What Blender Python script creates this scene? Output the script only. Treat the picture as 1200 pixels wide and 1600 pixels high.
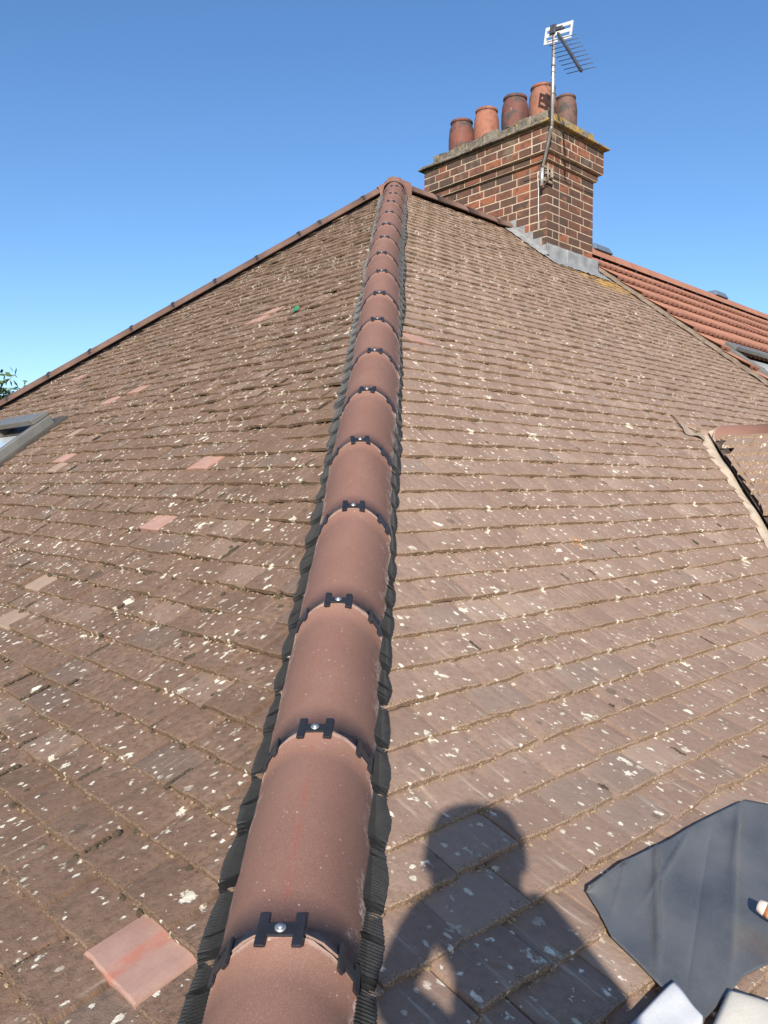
import bpy, bmesh, math, random
import numpy as np
from mathutils import Vector, Matrix
for o in list(bpy.data.objects): bpy.data.objects.remove(o)
SC = bpy.context.scene
COL = SC.collection
R_ = math.radians
# ------------------------------------------------------------------ camera, sky, sun, exposure
CAM = Vector((-5.35137, -5.58560, -2.84117))
RIGHT = Vector((0.72945, -0.68401, 0.00549)); UP = Vector((0.01832, 0.02756, 0.99945)); FWD = Vector((0.68379, 0.72895, -0.03263))
cd = bpy.data.cameras.new('camera'); cam = bpy.data.objects.new('camera', cd); COL.objects.link(cam)
cd.sensor_fit = 'VERTICAL'; cd.sensor_height = 36; cd.sensor_width = 27; cd.lens = 1240.21 / 1600 * 36
cd.clip_start = 0.05; cd.clip_end = 3000
m3 = Matrix((RIGHT, UP, -FWD)).transposed(); cam.matrix_world = Matrix.Translation(CAM) @ m3.to_4x4()
SC.camera = cam
SUN_EL, SUN_AZ = 25.2, 40.45          # direction the light travels, degrees from +X
sd = Vector((math.cos(R_(SUN_EL)) * math.cos(R_(SUN_AZ)), math.cos(R_(SUN_EL)) * math.sin(R_(SUN_AZ)), -math.sin(R_(SUN_EL))))
w = bpy.data.worlds.new('World'); SC.world = w; w.use_nodes = True
nt = w.node_tree; nt.nodes.clear()
sk = nt.nodes.new('ShaderNodeTexSky'); sk.sky_type = 'NISHITA'; sk.sun_disc = False
sk.sun_elevation = R_(SUN_EL); sk.sun_rotation = math.atan2(-sd.x, -sd.y)
sk.altitude = 0; sk.air_density = 1.0; sk.dust_density = 0.6; sk.ozone_density = 3.4
bg = nt.nodes.new('ShaderNodeBackground'); bg.inputs[1].default_value = 0.12
ow = nt.nodes.new('ShaderNodeOutputWorld'); hs = nt.nodes.new('ShaderNodeHueSaturation'); hs.inputs['Saturation'].default_value = 1.14; hs.inputs['Hue'].default_value = 0.503; nt.links.new(sk.outputs[0], hs.inputs['Color']); nt.links.new(hs.outputs[0], bg.inputs[0]); nt.links.new(bg.outputs[0], ow.inputs[0])
sl = bpy.data.lights.new('sun', 'SUN'); sl.energy = 4.8; sl.angle = R_(0.53); sl.color = (1.0, 0.945, 0.87)
so = bpy.data.objects.new('sun', sl); COL.objects.link(so); so.rotation_euler = sd.to_track_quat('-Z', 'Y').to_euler(); so.location = (-20, -18, 14)
SC.view_settings.view_transform = 'Standard'; SC.view_settings.look = 'None'; SC.view_settings.exposure = 0.6; SC.view_settings.gamma = 1
SC.view_settings.use_curve_mapping = False
SC.cycles.max_bounces = 6; SC.cycles.use_denoising = True

# ------------------------------------------------------------------ roof surface: both slopes share one bell-cast profile
TH, Q0, DTH, WQ = 0.6610086, 3.95682, 0.3142682, 0.8947883
QG = np.linspace(-1, 9, 2001); AG = TH - DTH * np.clip((QG - Q0) / WQ, 0, 1)
dq = QG[1] - QG[0]; sl_ = np.tan(AG)
def cum(v): return np.concatenate([[0], np.cumsum((v[1:] + v[:-1]) / 2 * dq)])
ZG = -cum(sl_); SG = cum(1 / np.cos(AG)); HG = cum(np.sqrt(2 + sl_ ** 2))
i0 = 200; ZG -= ZG[i0]; SG -= SG[i0]; HG -= HG[i0]
zq = lambda q: float(np.interp(q, QG, ZG)); sq = lambda q: float(np.interp(q, QG, SG)); qs = lambda s: float(np.interp(s, SG, QG))
qh = lambda h: float(np.interp(h, HG, QG)); aq = lambda q: float(np.interp(q, QG, AG))
QE = 5.34; SE = sq(QE)                # eaves
VERGE = 2.9
def SP(side, u, s, h=0.0):
    """point on a slope: u along the contour, s down the slope from the ridge, h above it"""
    q = qs(s); a = aq(q); z = zq(q) + h * math.cos(a); d = -q - h * math.sin(a)
    return (u, d, z) if side == 'R' else (d, u, z)
def pix(x, y):
    return (RIGHT * ((x - 600) / 1240.21) + UP * ((800 - y) / 1240.21) + FWD)

# ------------------------------------------------------------------ helpers
def tag(o, label=None, cat=None, group=None, kind=None):
    if label: o['label'] = label
    if cat: o['category'] = cat
    if group: o['group'] = group
    if kind: o['kind'] = kind
    return o
def empty(name, loc=(0, 0, 0), **k):
    o = bpy.data.objects.new(name, None); o.location = loc; COL.objects.link(o); tag(o, **k); return o
class MB:
    def __init__(s): s.v = []; s.f = []; s.uv = []; s.c = []; s.smooth = []
    def add(s, vs, fs, uvs=None, cols=None, smooth=False):
        b = len(s.v); s.v += [tuple(p) for p in vs]; s.f += [tuple(i + b for i in f) for f in fs]
        s.uv += list(uvs) if uvs else [(p[0], p[1]) for p in vs]
        s.c += list(cols) if cols else [(0.5, 0, 0.5, 1)] * len(vs)
        s.smooth += [smooth] * len(fs)
    def quadbox(s, lo8, **k):
        s.add(lo8, [(0, 3, 2, 1), (4, 5, 6, 7), (0, 1, 5, 4), (1, 2, 6, 5), (2, 3, 7, 6), (3, 0, 4, 7)], **k)
    def box(s, x0, y0, z0, x1, y1, z1, **k):
        s.quadbox([(x0, y0, z0), (x1, y0, z0), (x1, y1, z0), (x0, y1, z0), (x0, y0, z1), (x1, y0, z1), (x1, y1, z1), (x0, y1, z1)], **k)
    def obox(s, c, ax, ay, az, hx, hy, hz, **k):
        c = Vector(c); P = []
        for dz in (-1, 1):
            for dx, dy in ((-1, -1), (1, -1), (1, 1), (-1, 1)): P.append(c + ax * hx * dx + ay * hy * dy + az * hz * dz)
        s.quadbox(P, **k)
    def tube(s, pts, r, n=10, caps=True, **k):
        pts = [Vector(p) for p in pts]; rr = r if isinstance(r, (list, tuple)) else [r] * len(pts); V = []; F = []
        ref = None
        for i, p in enumerate(pts):
            d = (pts[min(i + 1, len(pts) - 1)] - pts[max(i - 1, 0)]).normalized()
            if ref is None: ref = Vector((0, 0, 1)) if abs(d.z) < .9 else Vector((1, 0, 0))
            a = (ref - d * ref.dot(d)).normalized(); ref = a; b = d.cross(a)
            for j in range(n):
                t = 2 * math.pi * j / n; V.append(p + (a * math.cos(t) + b * math.sin(t)) * rr[i])
        for i in range(len(pts) - 1):
            for j in range(n): F.append((i * n + j, i * n + (j + 1) % n, (i + 1) * n + (j + 1) % n, (i + 1) * n + j))
        if caps: F.append(tuple(range(n - 1, -1, -1))); F.append(tuple((len(pts) - 1) * n + j for j in range(n)))
        s.add(V, F, smooth=True, **k)
    def grid(s, fn, nu, nv, smooth=True, uvf=None, colf=None):
        V = []; U = []; Cc = []
        for i in range(nu + 1):
            for j in range(nv + 1):
                V.append(fn(i / nu, j / nv)); U.append(uvf(i / nu, j / nv) if uvf else (i / nu, j / nv)); Cc.append(colf(i / nu, j / nv) if colf else (.5, 0, .5, 1))
        F = [(i * (nv + 1) + j, (i + 1) * (nv + 1) + j, (i + 1) * (nv + 1) + j + 1, i * (nv + 1) + j + 1) for i in range(nu) for j in range(nv)]
        s.add(V, F, U, Cc, smooth)
    def mesh(s, name, mats):
        me = bpy.data.meshes.new(name); me.from_pydata(s.v, [], s.f)
        uvl = me.uv_layers.new(name='UVMap'); li = np.empty(len(me.loops), dtype=np.int32); me.loops.foreach_get('vertex_index', li)
        uvl.data.foreach_set('uv', np.array(s.uv, dtype=np.float32)[li].ravel())
        ca = me.color_attributes.new('tc', 'FLOAT_COLOR', 'POINT'); ca.data.foreach_set('color', np.array(s.c, dtype=np.float32).ravel())
        me.polygons.foreach_set('use_smooth', np.array(s.smooth, dtype=bool))
        for m in (mats if isinstance(mats, (list, tuple)) else [mats]): me.materials.append(m)
        me.update(); return me
    def build(s, name, mat, parent=None, **k):
        o = bpy.data.objects.new(name, s.mesh(name, mat)); COL.objects.link(o)
        if parent: o.parent = parent; o.matrix_parent_inverse = Matrix.Translation(-parent_world(parent))
        tag(o, **k); return o
def parent_world(p):
    v = Vector(p.location)
    q = p.parent
    # every parent Empty sits unrotated; children keep world coordinates in their meshes
    return v if q is None else v + Vector((0, 0, 0)) if p.type != 'EMPTY' else v
def bevel(o, wdt, seg=2):
    m = o.modifiers.new('bevel', 'BEVEL'); m.width = wdt; m.segments = seg; m.limit_method = 'ANGLE'; m.angle_limit = R_(40); return o

# ------------------------------------------------------------------ materials
class NT:
    def __init__(s, name):
        s.m = bpy.data.materials.new(name); s.m.use_nodes = True; s.t = s.m.node_tree; s.t.nodes.clear()
        s.out = s.n('ShaderNodeOutputMaterial'); s.p = s.n('ShaderNodeBsdfPrincipled'); s.l(s.p.outputs[0], s.out.inputs[0])
    def n(s, ty, **k):
        o = s.t.nodes.new(ty)
        for a, b in k.items(): setattr(o, a, b)
        return o
    def l(s, a, b): s.t.links.new(a, b)
    def val(s, sock, v):
        if hasattr(v, 'is_output') or hasattr(v, 'links'): s.l(v, sock)
        else: sock.default_value = v
    def math(s, op, a, b=0.0, clamp=False):
        o = s.n('ShaderNodeMath', operation=op, use_clamp=clamp); s.val(o.inputs[0], a); s.val(o.inputs[1], b); return o.outputs[0]
    def ramp(s, f, a, b, c0=0.0, c1=1.0):
        o = s.n('ShaderNodeMapRange'); o.interpolation_type = 'SMOOTHSTEP'; s.val(o.inputs[0], f); o.inputs[1].default_value = a; o.inputs[2].default_value = b
        o.inputs[3].default_value = c0; o.inputs[4].default_value = c1; return o.outputs[0]
    def mix(s, f, a, b, mode='MIX'):
        o = s.n('ShaderNodeMix', data_type='RGBA', blend_type=mode); s.val(o.inputs[0], f)
        for k, v in ((6, a), (7, b)):
            if isinstance(v, tuple): o.inputs[k].default_value = (*v[:3], 1)
            else: s.l(v, o.inputs[k])
        return o.outputs[2]
    def noise(s, vec, sc, det=4, rough=.6, dist=0.0):
        o = s.n('ShaderNodeTexNoise'); o.inputs['Scale'].default_value = sc; o.inputs['Detail'].default_value = det; o.inputs['Roughness'].default_value = rough
        o.inputs['Distortion'].default_value = dist; s.l(vec, o.inputs['Vector']); return o
    def vor(s, vec, sc, rnd=1.0, feat='F1'):
        o = s.n('ShaderNodeTexVoronoi', feature=feat); o.inputs['Scale'].default_value = sc; o.inputs['Randomness'].default_value = rnd; s.l(vec, o.inputs['Vector']); return o
    def obj(s): return s.n('ShaderNodeTexCoord').outputs['Object']
    def uv(s): return s.n('ShaderNodeTexCoord').outputs['UV']
    def mapping(s, v, sc=(1, 1, 1), loc=(0, 0, 0), rot=(0, 0, 0)):
        o = s.n('ShaderNodeMapping'); o.inputs['Scale'].default_value = sc; o.inputs['Location'].default_value = loc; o.inputs['Rotation'].default_value = rot; s.l(v, o.inputs[0]); return o.outputs[0]
    def bump(s, h, st, dist):
        o = s.n('ShaderNodeBump'); o.inputs['Strength'].default_value = st; o.inputs['Distance'].default_value = dist; s.l(h, o.inputs['Height']); s.l(o.outputs[0], s.p.inputs['Normal']); return o
    def fin(s, col=None, rough=.9, metal=0.0, spec=.3):
        if col is not None:
            if isinstance(col, tuple): s.p.inputs['Base Color'].default_value = (*col[:3], 1)
            else: s.l(col, s.p.inputs['Base Color'])
        s.val(s.p.inputs['Roughness'], rough); s.p.inputs['Metallic'].default_value = metal; s.p.inputs['Specular IOR Level'].default_value = spec
        return s.m
def spots(N, uvv, scale, rmin, rmax, dens, seed, ragged=.35, cellrnd=True):
    """irregular round colonies: mask from voronoi cells of random size; dens = share of the cells that carry one"""
    mp = N.mapping(uvv, (1, 1, 1), (seed * 3.1, seed * 1.7, 0))
    wob = N.noise(mp, scale * 2.2, 3, .65)
    sub = N.n('ShaderNodeVectorMath', operation='SUBTRACT'); N.l(wob.outputs['Color'], sub.inputs[0]); sub.inputs[1].default_value = (.5, .5, .5)
    sc = N.n('ShaderNodeVectorMath', operation='SCALE'); N.l(sub.outputs[0], sc.inputs[0]); sc.inputs['Scale'].default_value = ragged / scale
    ad = N.n('ShaderNodeVectorMath', operation='ADD'); N.l(mp, ad.inputs[0]); N.l(sc.outputs[0], ad.inputs[1])
    v = N.vor(ad.outputs[0], scale)
    sep = N.n('ShaderNodeSeparateColor'); N.l(v.outputs['Color'], sep.inputs[0])
    rad = N.math('ADD', N.math('MULTIPLY', N.math('POWER', sep.outputs[1], 2.2), rmax - rmin), rmin)
    d = N.math('SUBTRACT', v.outputs['Distance'], rad)
    m = N.ramp(d, .035, -.05)
    on = N.math('LESS_THAN', sep.outputs[0], dens)
    return N.math('MULTIPLY', m, on)
def tile_material(name, base, dark, light, lichen_d, white, tailcol, tail_amt, dspots, seed, streak=.0):
    N = NT(name); uv = N.uv()
    at = N.n('ShaderNodeAttribute', attribute_name='tc'); sp = N.n('ShaderNodeSeparateColor'); N.l(at.outputs['Color'], sp.inputs[0])
    rnd, tail, kind = sp.outputs[0], sp.outputs[1], sp.outputs[2]
    n1 = N.noise(uv, 5, 6, .62).outputs['Fac']; n2 = N.noise(uv, 55, 5, .7).outputs['Fac']; n3 = N.noise(uv, 420, 3, .7).outputs['Fac']
    n0 = N.noise(N.mapping(uv, (1, 1, 1), (7, seed, 0)), 0.9, 4, .6).outputs['Fac']
    c = N.mix(N.ramp(rnd, -.9, .7), dark, base); c = N.mix(N.ramp(n1, .35, .7), c, light); 
    c = N.mix(N.math('MULTIPLY', N.ramp(n2, .42, .68), .6 if seed == 1 else .85), c, dark)
    c = N.mix(N.math('MULTIPLY', N.ramp(n0, .42, .68), .5), c, base)
    # some pieces greyer, some redder, some bleached
    c = N.mix(N.math('MULTIPLY', N.ramp(kind, .91, .95), .35), c, (.23, .18, .15) if seed == 1 else (.16, .125, .105)); c = N.mix(N.math('MULTIPLY', N.ramp(kind, .07, .04), .4 if seed == 1 else .22), c, (.40, .295, .225))
    if streak:
        stn = N.noise(N.mapping(uv, (46, 4.5, 1), (0, seed, 0)), 1.0, 4, .65).outputs['Fac']
        pn = N.noise(N.mapping(uv, (1, 1, 1), (seed, 4, 0)), 3.2, 3, .5).outputs['Fac']
        c = N.mix(N.math('MULTIPLY', N.math('MULTIPLY', N.ramp(stn, .56, .70), N.ramp(pn, .44, .58)), streak), c, (.62, .53, .42))
    if dspots:
        dk = spots(N, uv, 17, .1, .36, .55 * dspots, seed + 5, .5); c = N.mix(N.math('MULTIPLY', dk, .5), c, (.075, .06, .045))
    # dust on the tails
    tm = N.math('MULTIPLY', N.ramp(N.math('ADD', tail, N.math('MULTIPLY', N.math('SUBTRACT', n2, .5), 1.1)), .72, 1.0), tail_amt)
    c = N.mix(tm, c, N.mix(N.ramp(N.noise(uv, 230, 3, .75).outputs['Fac'], .42, .60), (tailcol[0] * .5, tailcol[1] * .46, tailcol[2] * .44), (tailcol[0] * 1.5, tailcol[1] * 1.5, tailcol[2] * 1.5)))
    grit = N.ramp(n3, .55, .8); c = N.mix(N.math('MULTIPLY', grit, .18), c, (.5, .42, .33))
    c = N.mix(N.math('MULTIPLY', N.ramp(n3, .45, .22), .3), c, (.07, .05, .04))
    w1 = spots(N, uv, 10, .03, .20, lichen_d * .6, seed, 1.15); w2 = spots(N, uv, 19, .06, .27, lichen_d, seed + 1, 1.0); w3 = spots(N, uv, 46, .08, .32, lichen_d, seed + 2, .7); w4 = spots(N, N.mapping(uv, (1, .6, 1)), 34, .05, .22, lichen_d, seed + 3, .5)
    cl = N.ramp(N.noise(N.mapping(uv, (1, 1, 1), (3, seed, 0)), 3.1, 4, .6).outputs['Fac'], .34, .50)
    wm = N.math('MAXIMUM', N.math('MAXIMUM', w1, N.math('MULTIPLY', w2, cl)), N.math('MAXIMUM', N.math('MULTIPLY', w3, cl), N.math('MULTIPLY', w4, cl)))
    wc = N.mix(N.ramp(n2, .3, .7), white, (white[0] * .72, white[1] * .7, white[2] * .64)); wc = N.mix(N.math('MULTIPLY', N.ramp(N.noise(N.mapping(uv, (1, 1, 1), (9, seed, 0)), 11, 3, .6).outputs['Fac'], .5, .65), .7), wc, (.50, .43, .30)); wc = N.mix(N.math('MULTIPLY', N.ramp(n3, .5, .66), .3), wc, dark)
    c = N.mix(N.math('MULTIPLY', wm, .9), c, wc)
    o1 = spots(N, uv, 7, .02, .12, .10, seed + 9, 1.1); c = N.mix(N.math('MULTIPLY', o1, .75), c, (.5, .24, .09))
    # yellow lichen below the chimney
    sx = N.n('ShaderNodeSeparateXYZ'); N.l(uv, sx.inputs[0])
    hh = N.math('ADD', sx.outputs[1], 0)
    if seed == 1:
        dx = N.math('SUBTRACT', sx.outputs[0], 2.55); dy = N.math('SUBTRACT', sx.outputs[1], .8)
        dd = N.math('ADD', N.math('MULTIPLY', N.math('MULTIPLY', dx, dx), 3.0), N.math('MULTIPLY', N.math('MULTIPLY', dy, dy), 6.0))
        ym = N.math('MULTIPLY', N.ramp(dd, 1.7, .3), N.ramp(N.noise(uv, 9, 5, .7).outputs['Fac'], .46, .55))
        c = N.mix(N.math('MULTIPLY', ym, .85), c, (.50, .29, .045))
    hgt = N.math('ADD', N.math('MULTIPLY', n2, 1.0), N.math('ADD', N.math('MULTIPLY', n3, .35), N.math('MULTIPLY', wm, .3)))
    N.bump(hgt, .6, .0035 if seed == 1 else .0065)
    return N.fin(c, .93, 0, .2)
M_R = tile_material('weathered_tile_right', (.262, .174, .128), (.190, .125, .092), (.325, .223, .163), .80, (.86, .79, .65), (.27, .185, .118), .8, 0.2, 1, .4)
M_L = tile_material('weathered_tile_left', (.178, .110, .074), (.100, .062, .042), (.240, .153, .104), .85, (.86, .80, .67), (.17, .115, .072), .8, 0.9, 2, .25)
def simple(name, c1, c2, scale=8, rough=.8, metal=0, spec=.3, bump=.2, bd=.003, extra=None, fine=260):
    N = NT(name); o = N.obj(); a = N.noise(o, scale, 5, .62).outputs['Fac']; b = N.noise(o, fine, 3, .7).outputs['Fac']
    c = N.mix(N.ramp(a, .3, .7), c1, c2); c = N.mix(N.math('MULTIPLY', N.ramp(b, .4, .75), .25), c, tuple(min(1, x * 1.35) for x in c2))
    if extra: c = extra(N, c, o)
    N.bump(N.math('ADD', a, N.math('MULTIPLY', b, .5)), bump, bd); return N.fin(c, rough, metal, spec)
def pink_extra(N, c, o):
    uv = N.uv(); st = N.noise(N.mapping(uv, (40, 3, 1)), 1, 3, .6).outputs['Fac']
    c = N.mix(N.math('MULTIPLY', N.ramp(st, .52, .66), .35), c, (.40, .15, .09))
    sxx = N.n('ShaderNodeSeparateXYZ'); N.l(uv, sxx.inputs[0]); bn = N.math('ABSOLUTE', N.math('ADD', sxx.outputs[0], 4.497)); c = N.mix(N.math('MULTIPLY', N.ramp(N.math('ADD', bn, N.math('MULTIPLY', N.math('SUBTRACT', st, .5), .02)), .022, .010), N.ramp(N.noise(uv, 24, 4, .7).outputs['Fac'], .35, .6, .15, .6)), c, (.42, .13, .08))
    w = spots(N, uv, 60, .05, .2, .25, 4, .8); return N.mix(w, c, (.7, .6, .5))
M_PINK = simple('new_clay_tile', (.32, .185, .14), (.38, .235, .185), 14, .9, bump=.15, extra=pink_extra)
M_PALE = simple('pale_clay_tile', (.27, .19, .135), (.33, .235, .17), 14, .85, bump=.15)
def hip_extra(N, c, o):
    uv = N.uv(); sx = N.n('ShaderNodeSeparateXYZ'); N.l(uv, sx.inputs[0])   # u across 0..1, v along 0..1
    at = N.n('ShaderNodeAttribute', attribute_name='tc'); sp = N.n('ShaderNodeSeparateColor'); N.l(at.outputs['Color'], sp.inputs[0])
    c = N.mix(N.math('MULTIPLY', sp.outputs[0], .35), c, (.205, .105, .080))
    dd = N.math('ABSOLUTE', N.math('SUBTRACT', sx.outputs[0], .5)); n = N.noise(o, 26, 6, .75).outputs['Fac']; n2 = N.noise(N.mapping(o, (1, 1, 1), (4, 1, 0)), 140, 3, .7).outputs['Fac']
    edge = N.ramp(N.math('ADD', dd, N.math('MULTIPLY', N.math('SUBTRACT', n, .5), .5)), .38, .5)
    fl = spots(N, o, 38, .03, .28, .5, 3, 1.2)
    c = N.mix(N.math('MULTIPLY', N.math('MULTIPLY', edge, N.ramp(n2, .38, .58)), .8), c, (.58, .46, .38))
    vv = N.math('ABSOLUTE', N.math('SUBTRACT', sx.outputs[1], .5)); en = N.ramp(N.math('ADD', vv, N.math('MULTIPLY', N.math('SUBTRACT', n, .5), .08)), .475, .5)
    c = N.mix(N.math('MULTIPLY', en, .25), c, (.60, .50, .43))
    red = N.math('MULTIPLY', N.ramp(N.math('ABSOLUTE', N.math('SUBTRACT', sx.outputs[0], N.math('ADD', .49, N.math('MULTIPLY', N.math('SUBTRACT', n, .5), .06)))), .03, .0), N.math('MULTIPLY', sp.outputs[1], N.math('MULTIPLY', N.ramp(n, .4, .6), .4)))
    c = N.mix(red, c, (.26, .06, .04))
    sv = spots(N, N.mapping(o, (1, 1, 1), (2, 2, 2)), 130, .03, .22, .3, 8, .4); c = N.mix(N.math('MULTIPLY', sv, .55), c, (.62, .52, .45))
    g1 = N.noise(o, 700, 2, .8).outputs['Fac']; c = N.mix(N.math('MULTIPLY', N.ramp(g1, .52, .72), .35), c, (.52, .36, .29)); c = N.mix(N.math('MULTIPLY', N.ramp(g1, .46, .3), .4), c, (.12, .06, .045))
    return c
M_HIP = simple('concrete_hip_tile', (.168, .082, .058), (.205, .108, .078), 5, .8, spec=.3, bump=.3, bd=.002, extra=hip_extra, fine=330)
M_HIPD = simple('weathered_hip_tile', (.115, .066, .049), (.16, .096, .072), 7, .9, bump=.4, bd=.003)
M_BLACK = simple('black_plastic', (.012, .012, .014), (.022, .022, .026), 20, .42, spec=.5, bump=.12)
M_ROLL = simple('black_pleated_roll', (.005, .0052, .0058), (.011, .011, .012), 40, .40, spec=.25, bump=.1)
M_STEEL = simple('screw_steel', (.38, .38, .37), (.50, .49, .48), 40, .42, metal=.8, bump=.1)
M_UNDER = simple('dark_battens_and_felt', (.035, .028, .022), (.06, .045, .035), 10, .95)
def lead_extra(N, c, o):
    st = N.noise(N.mapping(o, (9, 9, 1.2)), 1.5, 4, .6).outputs['Fac']; return N.mix(N.math('MULTIPLY', N.ramp(st, .55, .75), .4), c, (.55, .54, .52))
M_LEAD = simple('weathered_lead', (.19, .19, .188), (.30, .295, .285), 9, .6, metal=.15, bump=.3, extra=lead_extra)
M_LEADNEW = simple('new_lead_sheet', (.085, .09, .095), (.15, .15, .145), 5, .33, metal=.3, spec=.5, bump=.06, bd=.004)
M_WHITE = simple('white_sheet', (.50, .50, .49), (.60, .59, .57), 12, .6, bump=.2)
M_CREAM = simple('cream_mortar', (.40, .31, .22), (.52, .42, .31), 22, .95, bump=.8, bd=.008)
M_MORT = simple('buff_mortar', (.27, .20, .14), (.50, .39, .28), 6, .95, bump=.6, bd=.006)
M_MOSSL = simple('dark_moss', (.055, .041, .026), (.10, .074, .047), 60, 1, bump=.8, bd=.01)
M_MOSSR = simple('straw_debris', (.22, .155, .09), (.34, .25, .155), 60, 1, bump=.8, bd=.01)
def brickmat():
    N = NT('stock_brick'); o = N.obj(); oi = N.n('ShaderNodeObjectInfo').outputs['Random']
    geo = N.n('ShaderNodeNewGeometry').outputs['Position']
    n = N.noise(geo, 14, 6, .7).outputs['Fac']; f = N.noise(geo, 130, 3, .7).outputs['Fac']; b = N.noise(geo, 5.5, 4, .6).outputs['Fac']
    cr = N.n('ShaderNodeValToRGB'); N.l(oi, cr.inputs[0]); e = cr.color_ramp.elements; e[0].position = 0; e[0].color = (.040, .026, .022, 1); e[1].position = 1; e[1].color = (.27, .085, .04, 1)
    for p, cc in ((.3, (.075, .036, .026)), (.55, (.105, .042, .028)), (.8, (.16, .052, .03))):
        q = e.new(p); q.color = (*cc, 1)
    c = N.mix(N.math('MULTIPLY', N.ramp(n, .48, .62), .75), cr.outputs[0], (.045, .032, .026))
    c = N.mix(N.math('MULTIPLY', N.ramp(b, .58, .68), .5), c, (.30, .11, .055))
    sz = N.n('ShaderNodeSeparateXYZ'); N.l(geo, sz.inputs[0]); c = N.mix(N.math('MULTIPLY', N.ramp(N.noise(N.mapping(geo, (1, 1, 1), (3, 3, 3)), 3.2, 4, .6).outputs['Fac'], .55, .66), N.ramp(sz.outputs[2], .55, .9, 0, .5)), c, (.20, .175, .12))
    c = N.mix(N.math('MULTIPLY', f, .22), c, (.30, .22, .16))
    N.bump(N.math('ADD', n, f), .5, .004); return N.fin(c, .9, 0, .2)
M_BRICK = brickmat()
def capmat():
    N = NT('lichened_cap'); o = N.obj(); n = N.noise(o, 9, 5, .7).outputs['Fac']; f = N.noise(o, 60, 4, .7).outputs['Fac']; y = N.noise(N.mapping(o, (1, 1, 1), (5, 2, 1)), 6.5, 5, .7).outputs['Fac']
    sx = N.n('ShaderNodeSeparateXYZ'); N.l(o, sx.inputs[0])
    side = N.ramp(sx.outputs[1], -.30, -.62)         # the lichen thrives on the near corner
    c = N.mix(N.ramp(n, .35, .65), (.085, .072, .058), (.24, .205, .16))
    c = N.mix(N.math('MULTIPLY', N.ramp(f, .55, .7), .5), c, (.42, .38, .30))
    yy = N.ramp(N.math('ADD', y, N.math('MULTIPLY', side, .15)), .60, .66)
    c = N.mix(N.math('MULTIPLY', yy, .85), c, N.mix(N.ramp(f, .35, .6), (.38, .22, .035), (.34, .25, .10)))
    N.bump(N.math('ADD', n, f), .9, .012); return N.fin(c, .97, 0, .1)
M_CAP = capmat()
def potmat(name, c1, c2, soot):
    def ex(N, c, o):
        sx = N.n('ShaderNodeSeparateXYZ'); N.l(o, sx.inputs[0]); n = N.noise(o, 7, 5, .7).outputs['Fac']; f = N.noise(N.mapping(o, (1, 1, .4)), 30, 4, .7).outputs['Fac']
        c = N.mix(N.math('MULTIPLY', N.ramp(N.math('ADD', n, N.math('MULTIPLY', f, .3)), .62, .74), soot), c, (.055, .045, .04))
        return N.mix(N.math('MULTIPLY', N.ramp(f, .62, .72), .4), c, (.42, .33, .26))
    return simple(name, c1, c2, 9, .75, spec=.35, bump=.3, bd=.005, extra=ex)
M_POTS = [potmat('pot_red', (.125, .050, .036), (.19, .066, .045), .95), potmat('pot_orange', (.24, .09, .055), (.29, .12, .073), .5), potmat('pot_dark', (.10, .045, .037), (.155, .058, .043), .95),
          potmat('pot_terracotta', (.21, .085, .054), (.28, .118, .073), .8), potmat('pot_sooty', (.10, .065, .052), (.15, .075, .06), 1.0)]
def om_extra(N, c, o):
    oi = N.n('ShaderNodeObjectInfo').outputs['Random']; return N.mix(N.math('MULTIPLY', oi, .3), c, (.22, .10, .068))
M_ORANGE = simple('orange_concrete_tile', (.31, .137, .086), (.36, .168, .11), 4, .85, bump=.3, extra=om_extra)
M_ALU = simple('grey_window_cover', (.13, .125, .115), (.17, .165, .15), 6, .5, metal=.2, spec=.5, bump=.05)
M_ALUD = simple('dark_window_flashing', (.045, .038, .031), (.075, .063, .05), 6, .6, spec=.4, bump=.1)
M_REDW = simple('red_window_gasket', (.22, .02, .02), (.28, .03, .025), 6, .5, bump=.05)
def glassmat():
    N = NT('window_glass'); n = N.noise(N.obj(), 1.3, 3, .5).outputs['Fac']; return N.fin(N.mix(N.ramp(n, .3, .7), (.42, .45, .44), (.60, .61, .56)), .08, 0, .9)
M_GLASS = glassmat()
M_GALV = simple('galvanised_mast', (.55, .53, .50), (.72, .70, .66), 14, .35, metal=.7, bump=.1)
M_MASTD = simple('dull_mast', (.20, .18, .16), (.32, .29, .26), 14, .6, metal=.5, bump=.15)
M_RUST = simple('rusty_bracket', (.16, .12, .085), (.30, .25, .19), 40, .85, bump=.4)
M_ALW = simple('aerial_reflector', (.62, .60, .56), (.76, .74, .70), 14, .4, metal=.3, bump=.05)
M_ROD = simple('aerial_dark_rod', (.05, .05, .06), (.08, .08, .09), 14, .5, metal=.3, bump=.05)
M_VENT = simple('blue_grey_plastic', (.09, .12, .16), (.12, .15, .19), 10, .6, bump=.1)
M_WALL = simple('house_render', (.50, .46, .38), (.58, .53, .44), 3, .9, bump=.3)

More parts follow.
